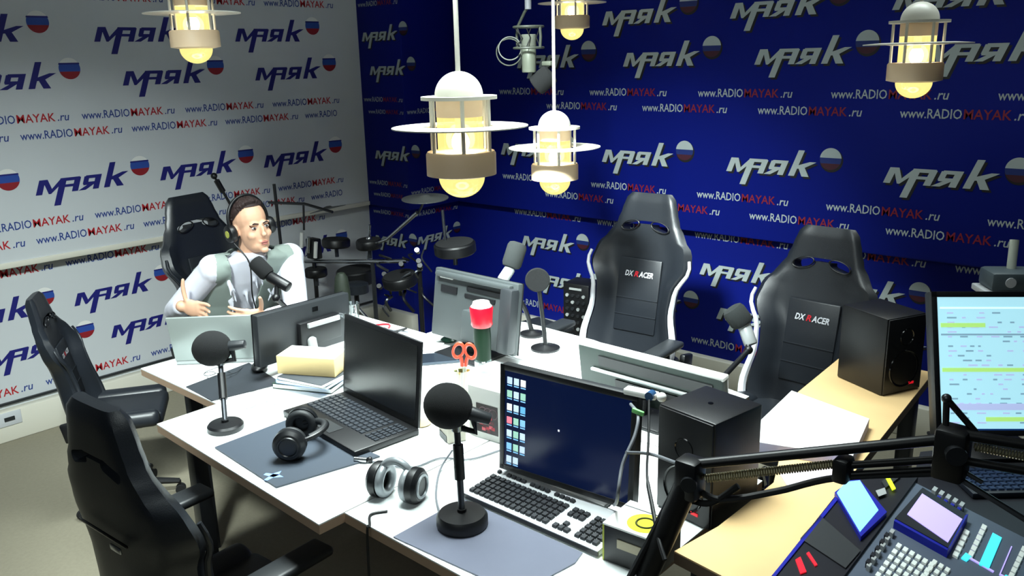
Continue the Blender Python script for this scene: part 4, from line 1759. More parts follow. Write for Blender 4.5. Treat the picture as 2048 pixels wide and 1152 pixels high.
def cp(u, v, h=0.0):
    """point of the console's sloping face (raised by h) seen at (u, v)"""
    r = ray(u, v)
    o = Vector((0, 0, CAM_H))
    t = (B0 + N0 * h - o).dot(N0) / r.dot(N0)
    return o + r * t


CO = Vector((B0.x, B0.y, .7355))
con = thing('mixing_console', 'grey broadcast mixing console with lit buttons and two small screens', 'mixing console', CO)


def panel(mb, pts, h0, h1, m):
    """prism standing on the sloping face"""
    n = len(pts)
    lo = [cp(u, v, 0) + N0 * h0 - CO for u, v in pts]
    hi = [cp(u, v, 0) + N0 * h1 - CO for u, v in pts]
    a = sum((lo[i] - lo[0]).cross(lo[(i + 1) % n] - lo[0]).dot(N0) for i in range(n))
    if a < 0:
        lo.reverse()
        hi.reverse()
    fs = [tuple(range(n))[::-1], tuple(range(n, 2 * n))] + [(i, (i + 1) % n, n + (i + 1) % n, n + i) for i in range(n)]
    mb.raw(lo + hi, fs, m)


m = MB()
top = [cp(u, v) - CO for u, v in ((1640, 1235), (1690, 1150), (1830, 965), (2048, 1075), (2180, 1142), (2020, 1330))]
bot = [Vector((q.x, q.y, .0005)) for q in top]
n = len(top)
a = sum((top[i] - top[0]).cross(top[(i + 1) % n] - top[0]).z for i in range(n))
if a < 0:
    top.reverse()
    bot.reverse()
m.raw(bot + top, [tuple(range(n))[::-1], tuple(range(n, 2 * n))] + [(i, (i + 1) % n, n + (i + 1) % n, n + i) for i in range(n)], con_grey)
m.build('surface', con)
m = MB()
panel(m, [(1548, 1160), (1708, 962), (1836, 958), (1690, 1154), (1640, 1215)], -.012, .008, con_dark)
panel(m, [(1543, 1160), (1706, 957), (1711, 962), (1549, 1163)], -.012, .012, con_blue)
panel(m, [(1600, 1085), (1640, 1040), (1720, 1110), (1690, 1145)], .008, .012, dark_plastic)
panel(m, [(1800, 962), (1770, 985), (1762, 972), (1780, 958)], .008, .014, dark_plastic)
m.build('meter_bridge', con)
m = MB()
panel(m, [(1668, 998), (1712, 965), (1772, 1038), (1720, 1088)], .008, .020, con_blue)
sb = m.build('screen_housing', con)
m = MB()
panel(m, [(1672, 1000), (1690, 978), (1718, 975), (1755, 1035), (1718, 1079)], .020, .0215, scr_sky)
m.build('screen', sb)
m = MB()
panel(m, [(1769, 964), (1776, 962), (1790, 988), (1783, 991)], .014, .017, mat('led_yellow', '#d8f02c', .3, emit='#e0ff30', es=.9))
panel(m, [(1590, 1128), (1600, 1122), (1612, 1152), (1600, 1156)], .009, .012, mat('led_red', '#e02030', .3, emit='#f02434', es=.6))
panel(m, [(1612, 1115), (1617, 1112), (1634, 1138), (1629, 1140)], .009, .012, MATS['led_red'])
panel(m, [(1750, 992), (1768, 986), (1772, 998), (1756, 1004)], .014, .016, silver_plastic)
m.build('indicator_light', con)
m = MB()
panel(m, [(1788, 1052), (1843, 990), (1932, 1045), (1894, 1112)], 0, .022, con_dark)
panel(m, [(1786, 1056), (1792, 1050), (1898, 1108), (1893, 1116)], 0, .020, con_blue)
panel(m, [(1899, 1108), (1893, 1114), (1928, 1046), (1934, 1044)], 0, .0225, con_blue)
sb = m.build('screen_housing', con)
m = MB()
panel(m, [(1812, 1045), (1842, 1003), (1922, 1055), (1893, 1102)], .022, .0235, scr_lil)
m.build('screen', sb)


def pads(name, o, du, dv, nu, nv, w_, h_, m_, hh=.006):
    m = MB()
    for i in range(nu):
        for j in range(nv):
            cu = o[0] + du[0] * i + dv[0] * j
            cv = o[1] + du[1] * i + dv[1] * j
            a, b_ = .5 * w_, .5 * h_
            q = [(cu + du[0] * s * a + dv[0] * t_ * b_, cv + du[1] * s * a + dv[1] * t_ * b_) for s, t_ in ((-1, -1), (1, -1), (1, 1), (-1, 1))]
            panel(m, q, 0, hh, m_)
    m.build(name, con)


pads('button_grid', (1797, 1095), (13, 7.6), (-8.2, 11.6), 6, 9, .62, .62, con_key)
pads('button_grid', (1868, 1128), (13, 7.6), (-8.2, 11.6), 3, 6, .6, .6, MATS['console_key'])
pads('knob_row', (1783, 1072), (-9.2, 13.4), (8, 5), 6, 1, .5, .9, silver_plastic, .014)
pads('knob_row', (1772, 1080), (-9.2, 13.4), (8, 5), 5, 1, .5, .8, con_dark, .016)
pads('knob_row', (1868, 990), (13.5, 7.6), (-6, 8), 5, 1, .55, .9, silver_plastic, .018)
pads('knob_row', (1875, 1004), (13.5, 7.6), (-6, 8), 4, 1, .5, .9, con_blue, .012)
pads('button_strip', (1932, 1068), (-5.2, 11), (9, 5), 5, 1, .7, 1.1, con_key)
for k in range(4):
    ox, oy = 1967 + k * 40, 1058 + k * 22
    if k != 1:
        pads('button_strip', (ox, oy), (-5.0, 10.5), (9, 5), 6, 1, .8, 1.0, con_key)
        m = MB()
        panel(m, [(ox - 36, oy + 50), (ox - 24, oy + 57), (ox - 34, oy + 66), (ox - 45, oy + 60)], 0, .004, cyan)
        m.build('lit_button', con)
m = MB()
panel(m, [(1985, 1068), (2003, 1078), (1977, 1140), (1958, 1130)], 0, .004, cyan)
panel(m, [(2065, 1118), (2085, 1130), (2060, 1185), (2040, 1175)], 0, .004, cyan)
m.build('channel_display', con)
m = MB()
for k in range(3):
    ox, oy = 1938 + k * 62, 1118 + k * 34
    panel(m, [(ox + 22, oy - 58), (ox + 24, oy - 57), (ox, oy), (ox - 2, oy - 1)], 0, .003, MATS['console_lilac'])
    panel(m, [(ox, oy), (ox + 2, oy - 2), (ox + 50, oy + 26), (ox + 48, oy + 28)], 0, .003, MATS['console_lilac'])
m.build('channel_outline', con)

# operator keyboard, dark things on the desk
p = at(2010, 958, .735)
kb = thing('keyboard', 'dark keyboard on the operator desk under the bright monitor', 'keyboard', (p.x + .06, p.y + .01, .7355), radians(42))
m = MB()
m.box((0, 0, .009), (.40, .15, .016), mat('keyboard_navy', '#101622', .45), bev=.004)
m.build('case', kb)
m = MB()
key_rows(m, -.19, .19, -.065, .065, .0175, 6, 18, mat('keyboard_navy_key', '#2c3c58', .4), h=.005)
m.build('keys', kb)

# camera on a white pole beyond the right monitor
cp_ = at(2030, 560, .80)
base = atd(2010, 575, 2.75)
t = thing('camera_unit', 'grey boxy device with a white upright pole on top of the bright monitor', 'camera', (base.x, base.y, 0))
m = MB()
m.M = TR(0, 0, base.z) @ Matrix.Rotation(radians(35), 4, 'Z')
m.box((0, 0, -.01), (.16, .12, .02), pale_plastic, bev=.004)
m.box((.01, 0, .03), (.15, .11, .06), mat('device_grey', '#4e5a60', .45), bev=.012)
m.cyl((-.01, -.056, .03), (-.01, -.060, .03), .016, pale_plastic)
m.build('housing', t)
m = MB()
pt = atd(2029, 480, 2.75)
pb_ = atd(2021, 548, 2.75)
m.tube([Vector((pb_.x - base.x, pb_.y - base.y, pb_.z)), Vector((pt.x - base.x, pt.y - base.y, pt.z))], .014, mat('pole_white', '#c9cfc2', .4), seg=14)
m.build('pole', t)
m = MB()
m.cyl((0, 0, 0.735), (0, 0, base.z - .02), .02, black_plastic)
m.cyl((0, 0, 0.7365), (0, 0, 0.75), .07, black_plastic)
m.build('stand', t)

# ------------------------------------------------------------------ hanging studio microphone
c0 = atd(1058, 118, 3.6)
t = thing('hanging_microphone', 'grey condenser microphone hanging in a shock mount before the blue corner', 'microphone', c0)
mic_grey = mat('mic_grey', '#63685c', .45, metal=.2)
m = MB()
m.cyl((.0, 0, .20), (.0, 0, CEIL - c0.z), .014, mat('pole_grey', '#7a7c82', .4), seg=14)
m.build('drop_pole', t)
m = MB()
m.cyl((0, 0, -.055), (0, 0, .05), .030, mic_grey, bev=.004, seg=24)
m.cyl((0, 0, .05), (0, 0, .10), .032, mat('mic_mesh', '#5c6056', .6, bump=.6, bscale=900), bev=.004, seg=24)
m.build('body', t)
m = MB()
for z in (.045, .13):
    m.torus((0, 0, z), .062, .005, mat('mount_grey', '#3c4038', .45), seg=32, s2=8)
for k in range(6):
    a = k * pi / 3
    m.tube([(.062 * cos(a), .062 * sin(a), .13), (.034 * cos(a + .4), .034 * sin(a + .4), .085), (.062 * cos(a), .062 * sin(a), .045)], .0025, black_plastic, seg=6)
m.tube([(.062, 0, .045), (.066, 0, .09), (.062, 0, .13)], .006, MATS['mount_grey'], seg=8)
m.tube([(-.062, 0, .045), (-.066, 0, .09), (-.062, 0, .13), (-.02, 0, .19), (0, 0, .21)], .006, MATS['mount_grey'], seg=8)
m.build('shock_mount', t)
m = MB()
m.torus((-.085, -.03, .0), .055, .003, MATS['mount_grey'], TR(-.085, -.03, .03) @ rotm(90, 0, 30) @ TR(.085, .03, 0), seg=32, s2=6)
m.torus((-.08, -.03, .0), .048, .003, MATS['mount_grey'], TR(-.08, -.03, .045) @ rotm(80, 0, 40) @ TR(.08, .03, 0), seg=32, s2=6)
m.build('coiled_cable', t)
m = MB()
m.cyl((.015, .02, -.115), (.075, .055, -.06), .045, foam_black, bev=.012, seg=20)
m.box((.062, .05, -.02), (.05, .03, .02), mic_grey, bev=.006)
m.build('pop_shield', t)

# ------------------------------------------------------------------ electronic drum kit by the blue corner
YD = 3.05


def dk(u, v, y=YD):
    return aty(u, v, y)


D0 = dk(715, 700)
D0 = Vector((-3.72, YD, 0))
kit = thing('drum_kit', 'black electronic drum kit on chrome rails before the blue corner', 'drum kit', D0)


def dl(u, v, y=YD):
    return dk(u, v, y) - D0


m = MB()
chrome = steel
m.tube([dl(612, 523), dl(700, 523), dl(815, 522)], .012, chrome, seg=12)
for u in (628, 745, 838):
    q = dl(u, 524)
    m.tube([q, (q.x, q.y, .02)], .013, black_plastic if u != 745 else dark_steel, seg=12)
    m.tube([(q.x - .18, q.y - .06, .01), (q.x, q.y, .12), (q.x + .18, q.y - .06, .01)], .010, black_plastic, seg=8)
m.tube([dl(735, 524), dl(740, 450)], .008, chrome, seg=10)
m.sph(dl(738, 478), .018, chrome, seg=12)
m.tube([dl(745, 490), dl(775, 478), dl(835, 425)], [.007, .009, .011], chrome, seg=10)
m.tube([dl(885, 420), dl(893, 510)], .008, dark_steel, seg=10)
m.build('rack', kit)


def pad(name, u, v, r, h, tiltx=0, tilty=0, mm=None, y=YD):
    m = MB()
    q = dl(u, v, y)
    m.lathe([(r * .92, -h / 2), (r, -h / 2 + .008), (r, h / 2 - .008), (r * .94, h / 2)], mm or black_plastic, TR(*q) @ rotm(tiltx, tilty, 0), seg=32)
    m.lathe([(r * .9, h / 2 + .0005), (r * .9, h / 2 + .003), (.001, h / 2 + .004)], rubber, TR(*q) @ rotm(tiltx, tilty, 0), seg=32)
    m.cyl(q + Vector((0, 0, -h / 2 - .06)), q + Vector((0, 0, -h / 2 + .01)), .012, dark_steel)
    m.build(name, kit)


pad('drum_pad', 712, 552, .115, .085, 4)
pad('drum_pad', 672, 486, .085, .05, -4)
pad('drum_pad', 738, 488, .075, .05, 3)
pad('drum_pad', 910, 496, .11, .06, 6)
pad('drum_pad', 632, 545, .07, .05, 0)
pad('drum_pad', 800, 560, .10, .06, 10)
for u, v, r, ty in ((850, 394, .125, 2), (655, 416, .11, -14)):
    m = MB()
    q = dl(u, v)
    m.lathe([(.001, .012), (.02, .010), (.03, .002), (r, -.006), (r, -.009), (.03, -.002), (.001, .006)], mat('cymbal_grey', '#5a5c5a', .4, metal=.4), TR(*q) @ rotm(3, ty, 0), seg=40)
    if u > 800:
        m.tube([q + Vector((0, 0, -.01)), dl(838, 425)], .006, dark_steel, seg=8)
    m.build('cymbal', kit)
m = MB()
m.box(tuple(dl(628, 497)), (.09, .06, .13), black_plastic, rotm(0, 0, 0), bev=.01)
for k in range(3):
    q = dl(616 + k * 14, 478 + k * 10)
    m.cyl(q + Vector((-.02, -.04, -.05)), q + Vector((.0, -.04, .05)), .012, steel if k % 2 else white_paint)
m.build('drum_module', kit)
m = MB()
random.seed(5)
for k in range(14):
    u, v = random.uniform(745, 850), random.uniform(500, 610)
    q = dl(u, v)
    q2 = dl(u + random.uniform(-30, 30), v + random.uniform(-10, 45))
    m.tube([q, (q + q2) / 2 + Vector((0, -.04, .02)), q2], random.choice((.005, .007, .009)), random.choice((black_plastic, dark_steel, dark_steel, rubber)), seg=7, smooth=4)
for k in range(6):
    q = dl(random.uniform(750, 850), random.uniform(500, 600))
    m.cyl(q, q + Vector((.025, -.03, .02)), .014, random.choice((steel, black_plastic, dark_plastic)), seg=12)
m.build('clamps', kit)

# throne-like stool of the drummer, chrome legs seen under the pad
q = aty(712, 575, 2.86)
t = thing('drum_throne', 'small black seat on chrome legs before the drum kit', 'stool', (q.x, q.y, 0))
m = MB()
m.cyl((0, 0, .18), (0, 0, q.z - .02), .014, black_plastic)
m.build('post', t)
for k in range(3):
    a = 2 * pi * k / 3 + .5
    m = MB()
    m.tube([(0, 0, q.z - .12), (.10 * cos(a), .10 * sin(a), .45), (.22 * cos(a), .22 * sin(a), .012)], .011, steel, seg=10)
    m.build('leg', t)
m = MB()
m.lathe([(.06, q.z - .03), (.07, q.z - .028), (.07, q.z + .02), (.06, q.z + .026), (.001, q.z + .028)], black_leather, seg=28)
m.build('seat', t)

# green bag behind the man
q = at(612, 612, .80)
m = MB()
m.loft([[(.04 * cos(a) * k, .035 * sin(a) * k, z) for a in [2 * pi * i / 20 for i in range(20)]] for z, k in ((0, .9), (.02, 1), (.12, 1.02), (.19, .8), (.21, .45))], mat('bag_green', '#0a1606', .7, var=.2))
tag(m.build('bag', loc=(-3.16, 2.33, ZT + .0005)), 'small green bag on the desk at the man\'s side before the drum kit', 'bag')

# ------------------------------------------------------------------ thin boom stands behind the man
bp_ = Vector((-3.95, 2.66, 0))
t = thing('boom_stand', 'thin black microphone boom stand behind the man at the white wall', 'stand', bp_)
m = MB()
tp = aty(548, 368, 2.66) - bp_
lo = Vector((tp.x + .02, tp.y, .3))
m.tube([(tp.x + .04, tp.y, .03), tp], .009, black_plastic, seg=10)
m.build('upright', t)
m = MB()
m.tube([aty(538, 405, 2.66) - bp_, aty(610, 408, 2.66) - bp_, aty(665, 424, 2.70) - bp_], .008, black_plastic, seg=8)
m.tube([aty(607, 405, 2.66) - bp_, aty(608, 460, 2.66) - bp_], .006, black_plastic, seg=8)
m.build('boom', t)
for k in range(3):
    a = 2 * pi * k / 3
    m = MB()
    m.tube([(tp.x + .04, tp.y, .16), (tp.x + .04 + .2 * cos(a), tp.y + .2 * sin(a), .012)], .008, black_plastic, seg=8)
    m.build('leg', t)
bp_ = Vector((-4.35, 2.35, 0))
t = thing('boom_stand', 'slanting black microphone boom rising behind the man\'s chair', 'stand', bp_)
m = MB()
a, b_ = atx(428, 352, -4.35) - bp_, atx(470, 425, -4.35) - bp_
m.tube([a, a.lerp(b_, .3), b_, b_ + (b_ - a) * .8], [.006, .008, .008, .008], black_plastic, seg=8)
m.cyl(a + (b_ - a) * .12, a + (b_ - a) * .42, .016, black_plastic)
m.sph(a, .018, black_plastic)
m.build('boom', t)
m = MB()
e = b_ + (b_ - a) * .8
m.tube([e, (e.x, e.y, .02)], .010, black_plastic, seg=10)
m.build('upright', t)
for k in range(3):
    an = 2 * pi * k / 3
    m = MB()
    m.tube([(e.x, e.y, .16), (e.x + .16 * cos(an), e.y + .16 * sin(an), .012)], .008, black_plastic, seg=8)
    m.build('leg', t)

# black equipment rack by the blue wall, behind the first far chair
q = aty(1150, 600, 3.75)
t = thing('equipment_rack', 'black patch rack with rows of dim sockets at the blue wall left of the chairs', 'rack', (q.x - .03, 3.86, 0), radians(8))
m = MB()
m.box((0, 0, .32), (.17, .16, .64), black_plastic, bev=.008)
for r in range(7):
    for c in range(4):
        m.cyl((-.055 + c * .036, -.081, .33 + r * .04), (-.055 + c * .036, -.088, .33 + r * .04), .010, dark_steel if (r + c) % 3 else silver_plastic, seg=12)
m.build('cabinet', t)
m = MB()
m.box((0, -.083, .61), (.08, .006, .012), silver_plastic)
m.build('handle', t)

# black pop shield and flat pad near the grey-foam microphone
p = atd(1075, 560, 3.42)
t = thing('pop_filter', 'round black pop filter beside the grey foam microphone', 'pop filter', (p.x, p.y, 0))
m = MB()
m.lathe([(.001, -.006), (.046, -.006), (.05, 0), (.046, .006), (.001, .006)], foam_black, TR(0, 0, p.z) @ rotm(88, 0, 40), seg=32)
m.build('screen', t)
m = MB()
m.tube([(0, .01, p.z - .05), (.01, .02, .86), (.02, .02, .77)], .009, black_plastic, seg=8, smooth=5)
m.lathe([(.06, .7505), (.06, .758), (.02, .765), (.01, .77)], black_plastic, TR(.02, .02, 0))
m.build('stand', t)
p = at(1090, 650, .42)
t = thing('low_stool', 'low dark flat-topped stool at the blue wall behind the far desk', 'stool', (p.x, p.y, 0), radians(-10))
m = MB()
m.box((0, 0, .41), (.30, .16, .025), dark_plastic, bev=.006)
m.build('seat', t)
for sx in (-1, 1):
    for sy in (-1, 1):
        m = MB()
        m.box((sx * .13, sy * .06, .2), (.025, .025, .40), dark_steel)
        m.build('leg', t)


# ------------------------------------------------------------------ the man at the microphone
skin = mat('skin', '#d8a98c', .55, var=.04, vscale=14)
hair_m = mat('hair_dark', '#2a1a18', .7, var=.3, vscale=90)
shirt_m = mat('shirt_white', '#dcdde8', .8, var=.03, vscale=8)
vest_m = mat('vest_grey', '#8a9690', .85, var=.06, vscale=12)
vest_dark = mat('vest_lining', '#3a444c', .85)
trouser_m = mat('trousers', '#2a3450', .85)


def remesh(mb, name, voxel, m, smooth=6):
    me = mb.mesh(name)
    o = bpy.data.objects.new(name, me)
    C.objects.link(o)
    r = o.modifiers.new('r', 'REMESH')
    r.mode = 'VOXEL'
    r.voxel_size = voxel
    s = o.modifiers.new('s', 'SMOOTH')
    s.iterations = smooth
    s.factor = 0.5
    out = bpy.data.meshes.new_from_object(o.evaluated_get(bpy.context.evaluated_depsgraph_get()))
    bpy.data.objects.remove(o)
    out.name = name
    out.materials.clear()
    out.materials.append(m)
    out.polygons.foreach_set('use_smooth', [True] * len(out.polygons))
    out.polygons.foreach_set('material_index', [0] * len(out.polygons))
    return out


def limb(mb, pts, rad, m=None, ends=True):
    P = [Vector(p) for p in pts]
    mb.tube(P, list(rad), m or skin, seg=16)
    if ends:
        for p, r in zip(P, rad):
            mb.sph(p, r, m or skin, seg=14, rings=10)


PEL = Vector((-3.74, 2.06, .60))
NECK = atd(503, 506, 3.86)
HEADC = atd(501, 452, 3.80)
FW = Vector((cos(radians(-12)), sin(radians(-12)), 0))      # where the chest looks
RT = Vector((FW.y, -FW.x, 0))                               # his right
root = thing('person', 'man in white shirt and grey vest wearing headphones, gesturing as he talks', 'person', (PEL.x, PEL.y, 0))
ORG = Vector((PEL.x, PEL.y, 0))
SHR = NECK + RT * .178 + Vector((0, 0, -.045))
SHL = NECK - RT * .178 + Vector((0, 0, -.045))
ELR = atd(352, 622, 3.92)
WRR = atd(364, 612, 3.70)
ELL = atd(594, 628, 3.84)
WRL = atd(532, 634, 3.60)


def torso(mb, inf, m):
    rings = []
    sp = [(PEL + Vector((0, 0, -.10)), .155, .115), (PEL, .17, .125), (PEL.lerp(NECK, .25), .155, .115), (PEL.lerp(NECK, .5) - FW * .02, .165, .118),
          (PEL.lerp(NECK, .72) - FW * .025, .192, .122), (PEL.lerp(NECK, .87) - FW * .02, .205, .105), (PEL.lerp(NECK, .95) - FW * .01, .175, .085), (NECK + Vector((0, 0, -.008)), .10, .07), (NECK + Vector((0, 0, .015)), .065, .06)]
    for c, a, b in sp:
        rings.append([c + RT * (a + inf) * cos(t) + FW * (b + inf) * sin(t) for t in [2 * pi * i / 28 for i in range(28)]])
    mb.loft(rings, m)
    if inf < .02:
        for s in (SHR, SHL):
            mb.sph(s, .055 + inf, m, seg=14, rings=10)


def head_frame():
    f = Vector((cos(radians(-2)), sin(radians(-2)), .10)).normalized()
    r = Vector((f.y, -f.x, 0)).normalized()
    r = (r + Vector((0, 0, -.06))).normalized()
    u = r.cross(f).normalized()
    M = Matrix((r, f, u)).transposed().to_4x4()
    M.translation = HEADC
    return M


HM = head_frame()


def finger(mb, base, d0, bend_axis, lens, angs, r, m=None):
    p = Vector(base)
    d = Vector(d0).normalized()
    pts = [p.copy()]
    for l, a in zip(lens, angs):
        d = Matrix.Rotation(radians(a), 3, bend_axis) @ d
        p = p + d * l
        pts.append(p.copy())
    limb(mb, pts, [r, r * .97, r * .9, r * .78], m)


def hand(mb, wrist, fdir, up, curl, thumb_dir):
    """fdir: along the palm, up: from little finger to index edge, palm normal = fdir x up"""
    f = Vector(fdir).normalized()
    u = Vector(up)
    u = (u - f * u.dot(f)).normalized()
    n = f.cross(u)
    M = Matrix((f, u, n)).transposed().to_4x4()
    M.translation = wrist
    mb.sph((.048, 0, 0), (.052, .040, .016), skin, M, seg=16, rings=10)
    mb.sph((.078, .004, 0), (.022, .038, .014), skin, M, seg=14, rings=8)
    for k, (y, l, c) in enumerate(((.031, .072, .8), (.010, .080, .95), (-.011, .074, 1.1), (-.030, .058, 1.3))):
        b = M @ Vector((.088, y, 0))
        d0 = (f + u * y * 3.2).normalized()
        finger(mb, b, d0, -u, (l * .45, l * .32, l * .23), (curl * c, curl * c * 1.2, curl * c), .0088)
    b = M @ Vector((.022, .034, .004))
    t = Vector(thumb_dir).normalized()
    finger(mb, b, t, n, (.036, .030, .024), (0, -8, -10), .0105)


IMR = Vector((.7475, .664, -.02))
body = MB()
torso(body, 0, skin)
# neck and head
limb(body, [NECK + Vector((0, 0, -.01)), HM @ Vector((0, -.025, -.075))], [.060, .054])
body.sph((0, -.012, .035), (.074, .094, .085), skin, HM)
body.sph((0, .026, -.03), (.063, .066, .088), skin, HM)
body.sph((0, .04, -.083), (.047, .048, .034), skin, HM)
body.sph((0, .082, -.106), (.019, .014, .014), skin, HM)
body.sph((0, .093, -.018), (.010, .017, .026), skin, HM)
body.sph((0, .105, -.036), (.0135, .012, .010), skin, HM)
for s in (-1, 1):
    body.sph((s * .029, .081, .014), (.024, .012, .007), skin, HM)
    body.sph((s * .036, .064, -.036), (.022, .022, .020), skin, HM)
    body.sph((s * .074, -.004, -.012), (.010, .02, .030), skin, HM)
body.sph((0, .089, -.067), (.021, .010, .006), skin, HM)
body.sph((0, .086, -.079), (.018, .011, .007), skin, HM)
# arms and hands
limb(body, [SHR, SHR.lerp(ELR, .5), ELR], [.052, .047, .038])
limb(body, [ELR, ELR.lerp(WRR, .35), WRR], [.038, .038, .026])
limb(body, [SHL, SHL.lerp(ELL, .5), ELL], [.052, .047, .038])
limb(body, [ELL, ELL.lerp(WRL, .35), WRL], [.038, .038, .026])
hand(body, WRR, IMR * .9 + Vector((.25, -.15, -.12)), Vector((0, 0, 1)) - IMR * .1, 14, Vector((-.10, -.08, 1)))
hand(body, WRL, -IMR * .8 + Vector((.35, -.2, .08)), Vector((.1, 0, 1)), 22, Vector((.5, -.2, .6)))
# legs
KNR, KNL = Vector((-3.30, 1.93, .52)), Vector((-3.30, 2.17, .52))
HPR, HPL = PEL + RT * .09 + Vector((0, 0, -.05)), PEL - RT * .09 + Vector((0, 0, -.05))
ANR, ANL = Vector((-3.33, 1.90, .10)), Vector((-3.30, 2.20, .10))
for hp, kn, an in ((HPR, KNR, ANR), (HPL, KNL, ANL)):
    limb(body, [hp, hp.lerp(kn, .5), kn], [.078, .07, .052])
    limb(body, [kn, kn.lerp(an, .35), an], [.052, .05, .034])
body.v = [tuple(Vector(p) - ORG) for p in body.v]
bme = remesh(body, 'body', .0045, skin, 5)
bo = bpy.data.objects.new('body', bme)
C.objects.link(bo)
bo.parent = root


def child(mb, name, voxel, m, label=None, smooth=5, keep=None):
    mb.v = [tuple(Vector(p) - ORG) for p in mb.v]
    me = remesh(mb, name, voxel, m, smooth)
    if keep:
        bm = bmesh.new()
        bm.from_mesh(me)
        kill = [f for f in bm.faces if not keep(f.calc_center_median() + ORG)]
        bmesh.ops.delete(bm, geom=kill, context='FACES')
        bm.to_mesh(me)
        bm.free()
    o = bpy.data.objects.new(name, me)
    C.objects.link(o)
    o.parent = root
    if label:
        o['label'] = label
    return o


sh = MB()
torso(sh, .010, shirt_m)
for s, e, w_ in ((SHR, ELR, WRR), (SHL, ELL, WRL)):
    limb(sh, [s, s.lerp(e, .5), e], [.060, .058, .052])
    limb(sh, [e, e.lerp(w_, .5), e.lerp(w_, .86)], [.050, .048, .038])
random.seed(3)
for k in range(26):       # soft folds
    t_ = random.random()
    a = PEL.lerp(NECK, .15 + .7 * t_)
    sd = random.uniform(-.12, .12)
    c = a + RT * sd + FW * (.118 - .3 * sd * sd)
    d = (RT * random.uniform(-.6, .6) + Vector((0, 0, 1))).normalized() * random.uniform(.03, .06)
    limb(sh, [c - d, c, c + d], [.004, .009, .004])
child(sh, 'shirt', .006, shirt_m)
vs = MB()
torso(vs, .033, vest_m)

for s in (SHR, SHL):
    limb(vs, [s + (NECK - s) * .6 + Vector((0, 0, -.02)), s + (NECK - s) * .06 + Vector((0, 0, -.004))], [.052, .060])


def vest_keep(p):
    q = p - PEL
    h = q.z
    lat = q.dot(RT)
    fr = (p - PEL.lerp(NECK, max(0, min(1, q.z / (NECK.z - PEL.z))))).dot(FW)
    wid = .055 + .05 * max(0, h / .45 - .55)
    if fr > .02 and abs(lat - .01) < wid:
        return False
    return p.z > PEL.z - .06 and p.z < NECK.z + .012


vo = child(vs, 'vest', .006, vest_m, 'grey sleeveless vest worn open', keep=vest_keep)
sm = vo.modifiers.new('thick', 'SOLIDIFY')
sm.thickness = .006
sm.offset = 1
tr = MB()
for hp, kn, an in ((HPR, KNR, ANR), (HPL, KNL, ANL)):
    limb(tr, [hp, hp.lerp(kn, .5), kn], [.095, .084, .066])
    limb(tr, [kn, kn.lerp(an, .5), an + Vector((0, 0, .02))], [.064, .058, .048])
tr.sph(PEL + Vector((0, 0, -.07)), (.145, .16, .10), trouser_m)
child(tr, 'trousers', .008, trouser_m)
for an in (ANR, ANL):
    m = MB()
    m.sph(an - ORG + Vector((.055, 0, -.055)), (.13, .045, .042), black_leather, seg=18)
    m.box(an - ORG + Vector((.055, 0, -.092)), (.25, .08, .014), rubber, bev=.005)
    m.build('shoe', root)

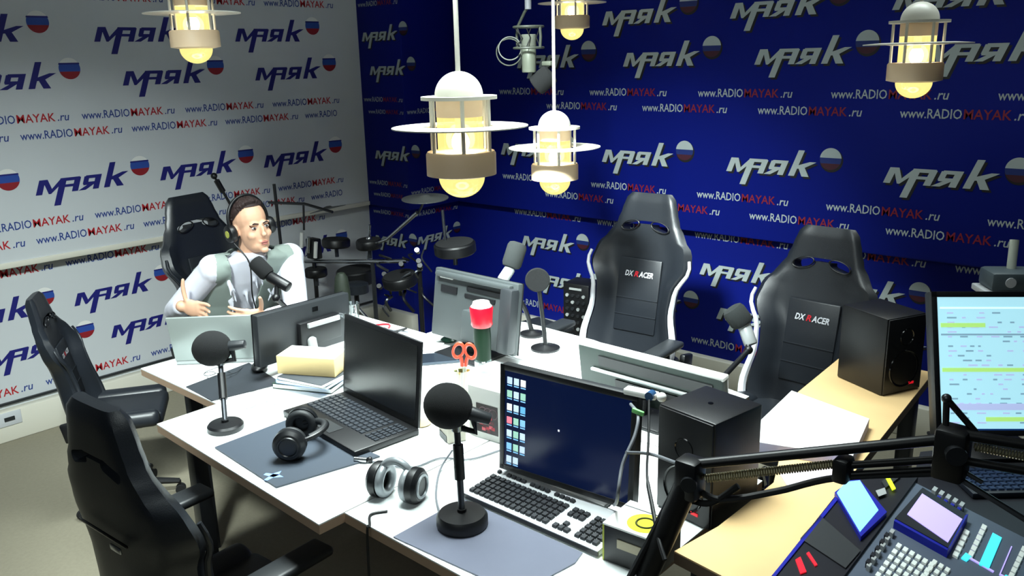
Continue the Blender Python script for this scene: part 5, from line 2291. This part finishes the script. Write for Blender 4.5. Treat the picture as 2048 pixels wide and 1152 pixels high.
# hair, brows, eyes, lips
X = Matrix.Translation(-ORG) @ HM
m = MB()
hv, hf = [], []
NS, NR = 110, 60
for i in range(NR + 1):
    th = pi * i / NR
    for k in range(NS):
        a = 2 * pi * k / NS
        p = Vector((sin(th) * cos(a), sin(th) * sin(a), cos(th)))
        hv.append(p)
for i in range(NR):
    for k in range(NS):
        l = (k + 1) % NS
        q = [i * NS + k, (i + 1) * NS + k, (i + 1) * NS + l, i * NS + l]
        c = sum((hv[j] for j in q), Vector()) / 4
        lim = .62 if c.y > .62 else (.62 - (.62 - c.y) * 1.05 if c.y > 0 else -.05 - .55 * min(1, -c.y * 2))
        if c.z > lim:
            hf.append(q)
hp = []
for p in hv:
    lift = 1.11 + .05 * (random.random() - .5) + (.05 if p.z > .6 and p.y > .1 else 0)
    lim = .62 if p.y > .62 else (.62 - (.62 - p.y) * 1.05 if p.y > 0 else -.05 - .55 * min(1, -p.y * 2))
    if p.z < lim + .14:
        lift = 1.012
    hp.append((p.x * .0745 * lift, -.012 + p.y * .0945 * lift, .035 + p.z * .0855 * lift))
m.raw(hp, hf, hair_m, X)
m.build('hair', root, 'short dark brown hair')
for s in (-1, 1):
    m = MB()
    m.tube([X @ Vector((s * .012, .094, .012)), X @ Vector((s * .03, .094, .017)), X @ Vector((s * .048, .080, .010))], [.003, .0038, .002], hair_m, seg=8)
    m.build('eyebrow', root)
    m = MB()
    m.sph((s * .030, .0835, -.003), (.0125, .007, .006), mat('eye_white', '#b9b4b0', .3), X, seg=14)
    m.sph((s * .030 + .001, .0885, -.003), (.0055, .003, .0055), mat('iris', '#1c1a1c', .2), X, seg=12)
    m.build('eye', root)
m = MB()
m.sph((0, .0965, -.0685), (.019, .005, .0045), mat('lips', '#a8645c', .5), X, seg=14)
m.sph((0, .0945, -.0775), (.016, .005, .005), MATS['lips'], X, seg=14)
m.build('lips', root)

# headphones he wears
hw = thing('headphones', 'black headphones worn by the man in the grey vest', 'headphones', tuple(HM.translation))
Y = Matrix.Translation(-HM.translation) @ HM
m = MB()
m.M = Y
m.tube([(.094 * cos(a), -.01, .03 + .108 * sin(a)) for a in [radians(-22 + 224 * i / 28) for i in range(29)]], .008, hp_black, seg=10)
m.build('headband', hw)
for s in (-1, 1):
    m = MB()
    m.M = Y
    m.cyl((s * .078, -.008, -.015), (s * .112, -.008, -.015), .040, hp_black, bev=.010, seg=24)
    m.cyl((s * .112, -.008, -.015), (s * .114, -.008, -.015), .016, mat('headphone_olive', '#a8ac4c', .5), seg=16)
    m.build('ear_cup', hw)
q = HM @ Vector((-.09, -.01, -.05))
cable('headphone_cable', [HM @ Vector((.095, .0, -.055)), NECK + RT * .05 + FW * .105 + Vector((0, 0, -.02)), PEL.lerp(NECK, .62) + FW * .15 + RT * .01, PEL.lerp(NECK, .4) + FW * .165 - RT * .03, PEL.lerp(NECK, .2) + FW * .19 - RT * .06], .0032, cab_black, 'thin dark headphone cable hanging down the white shirt')
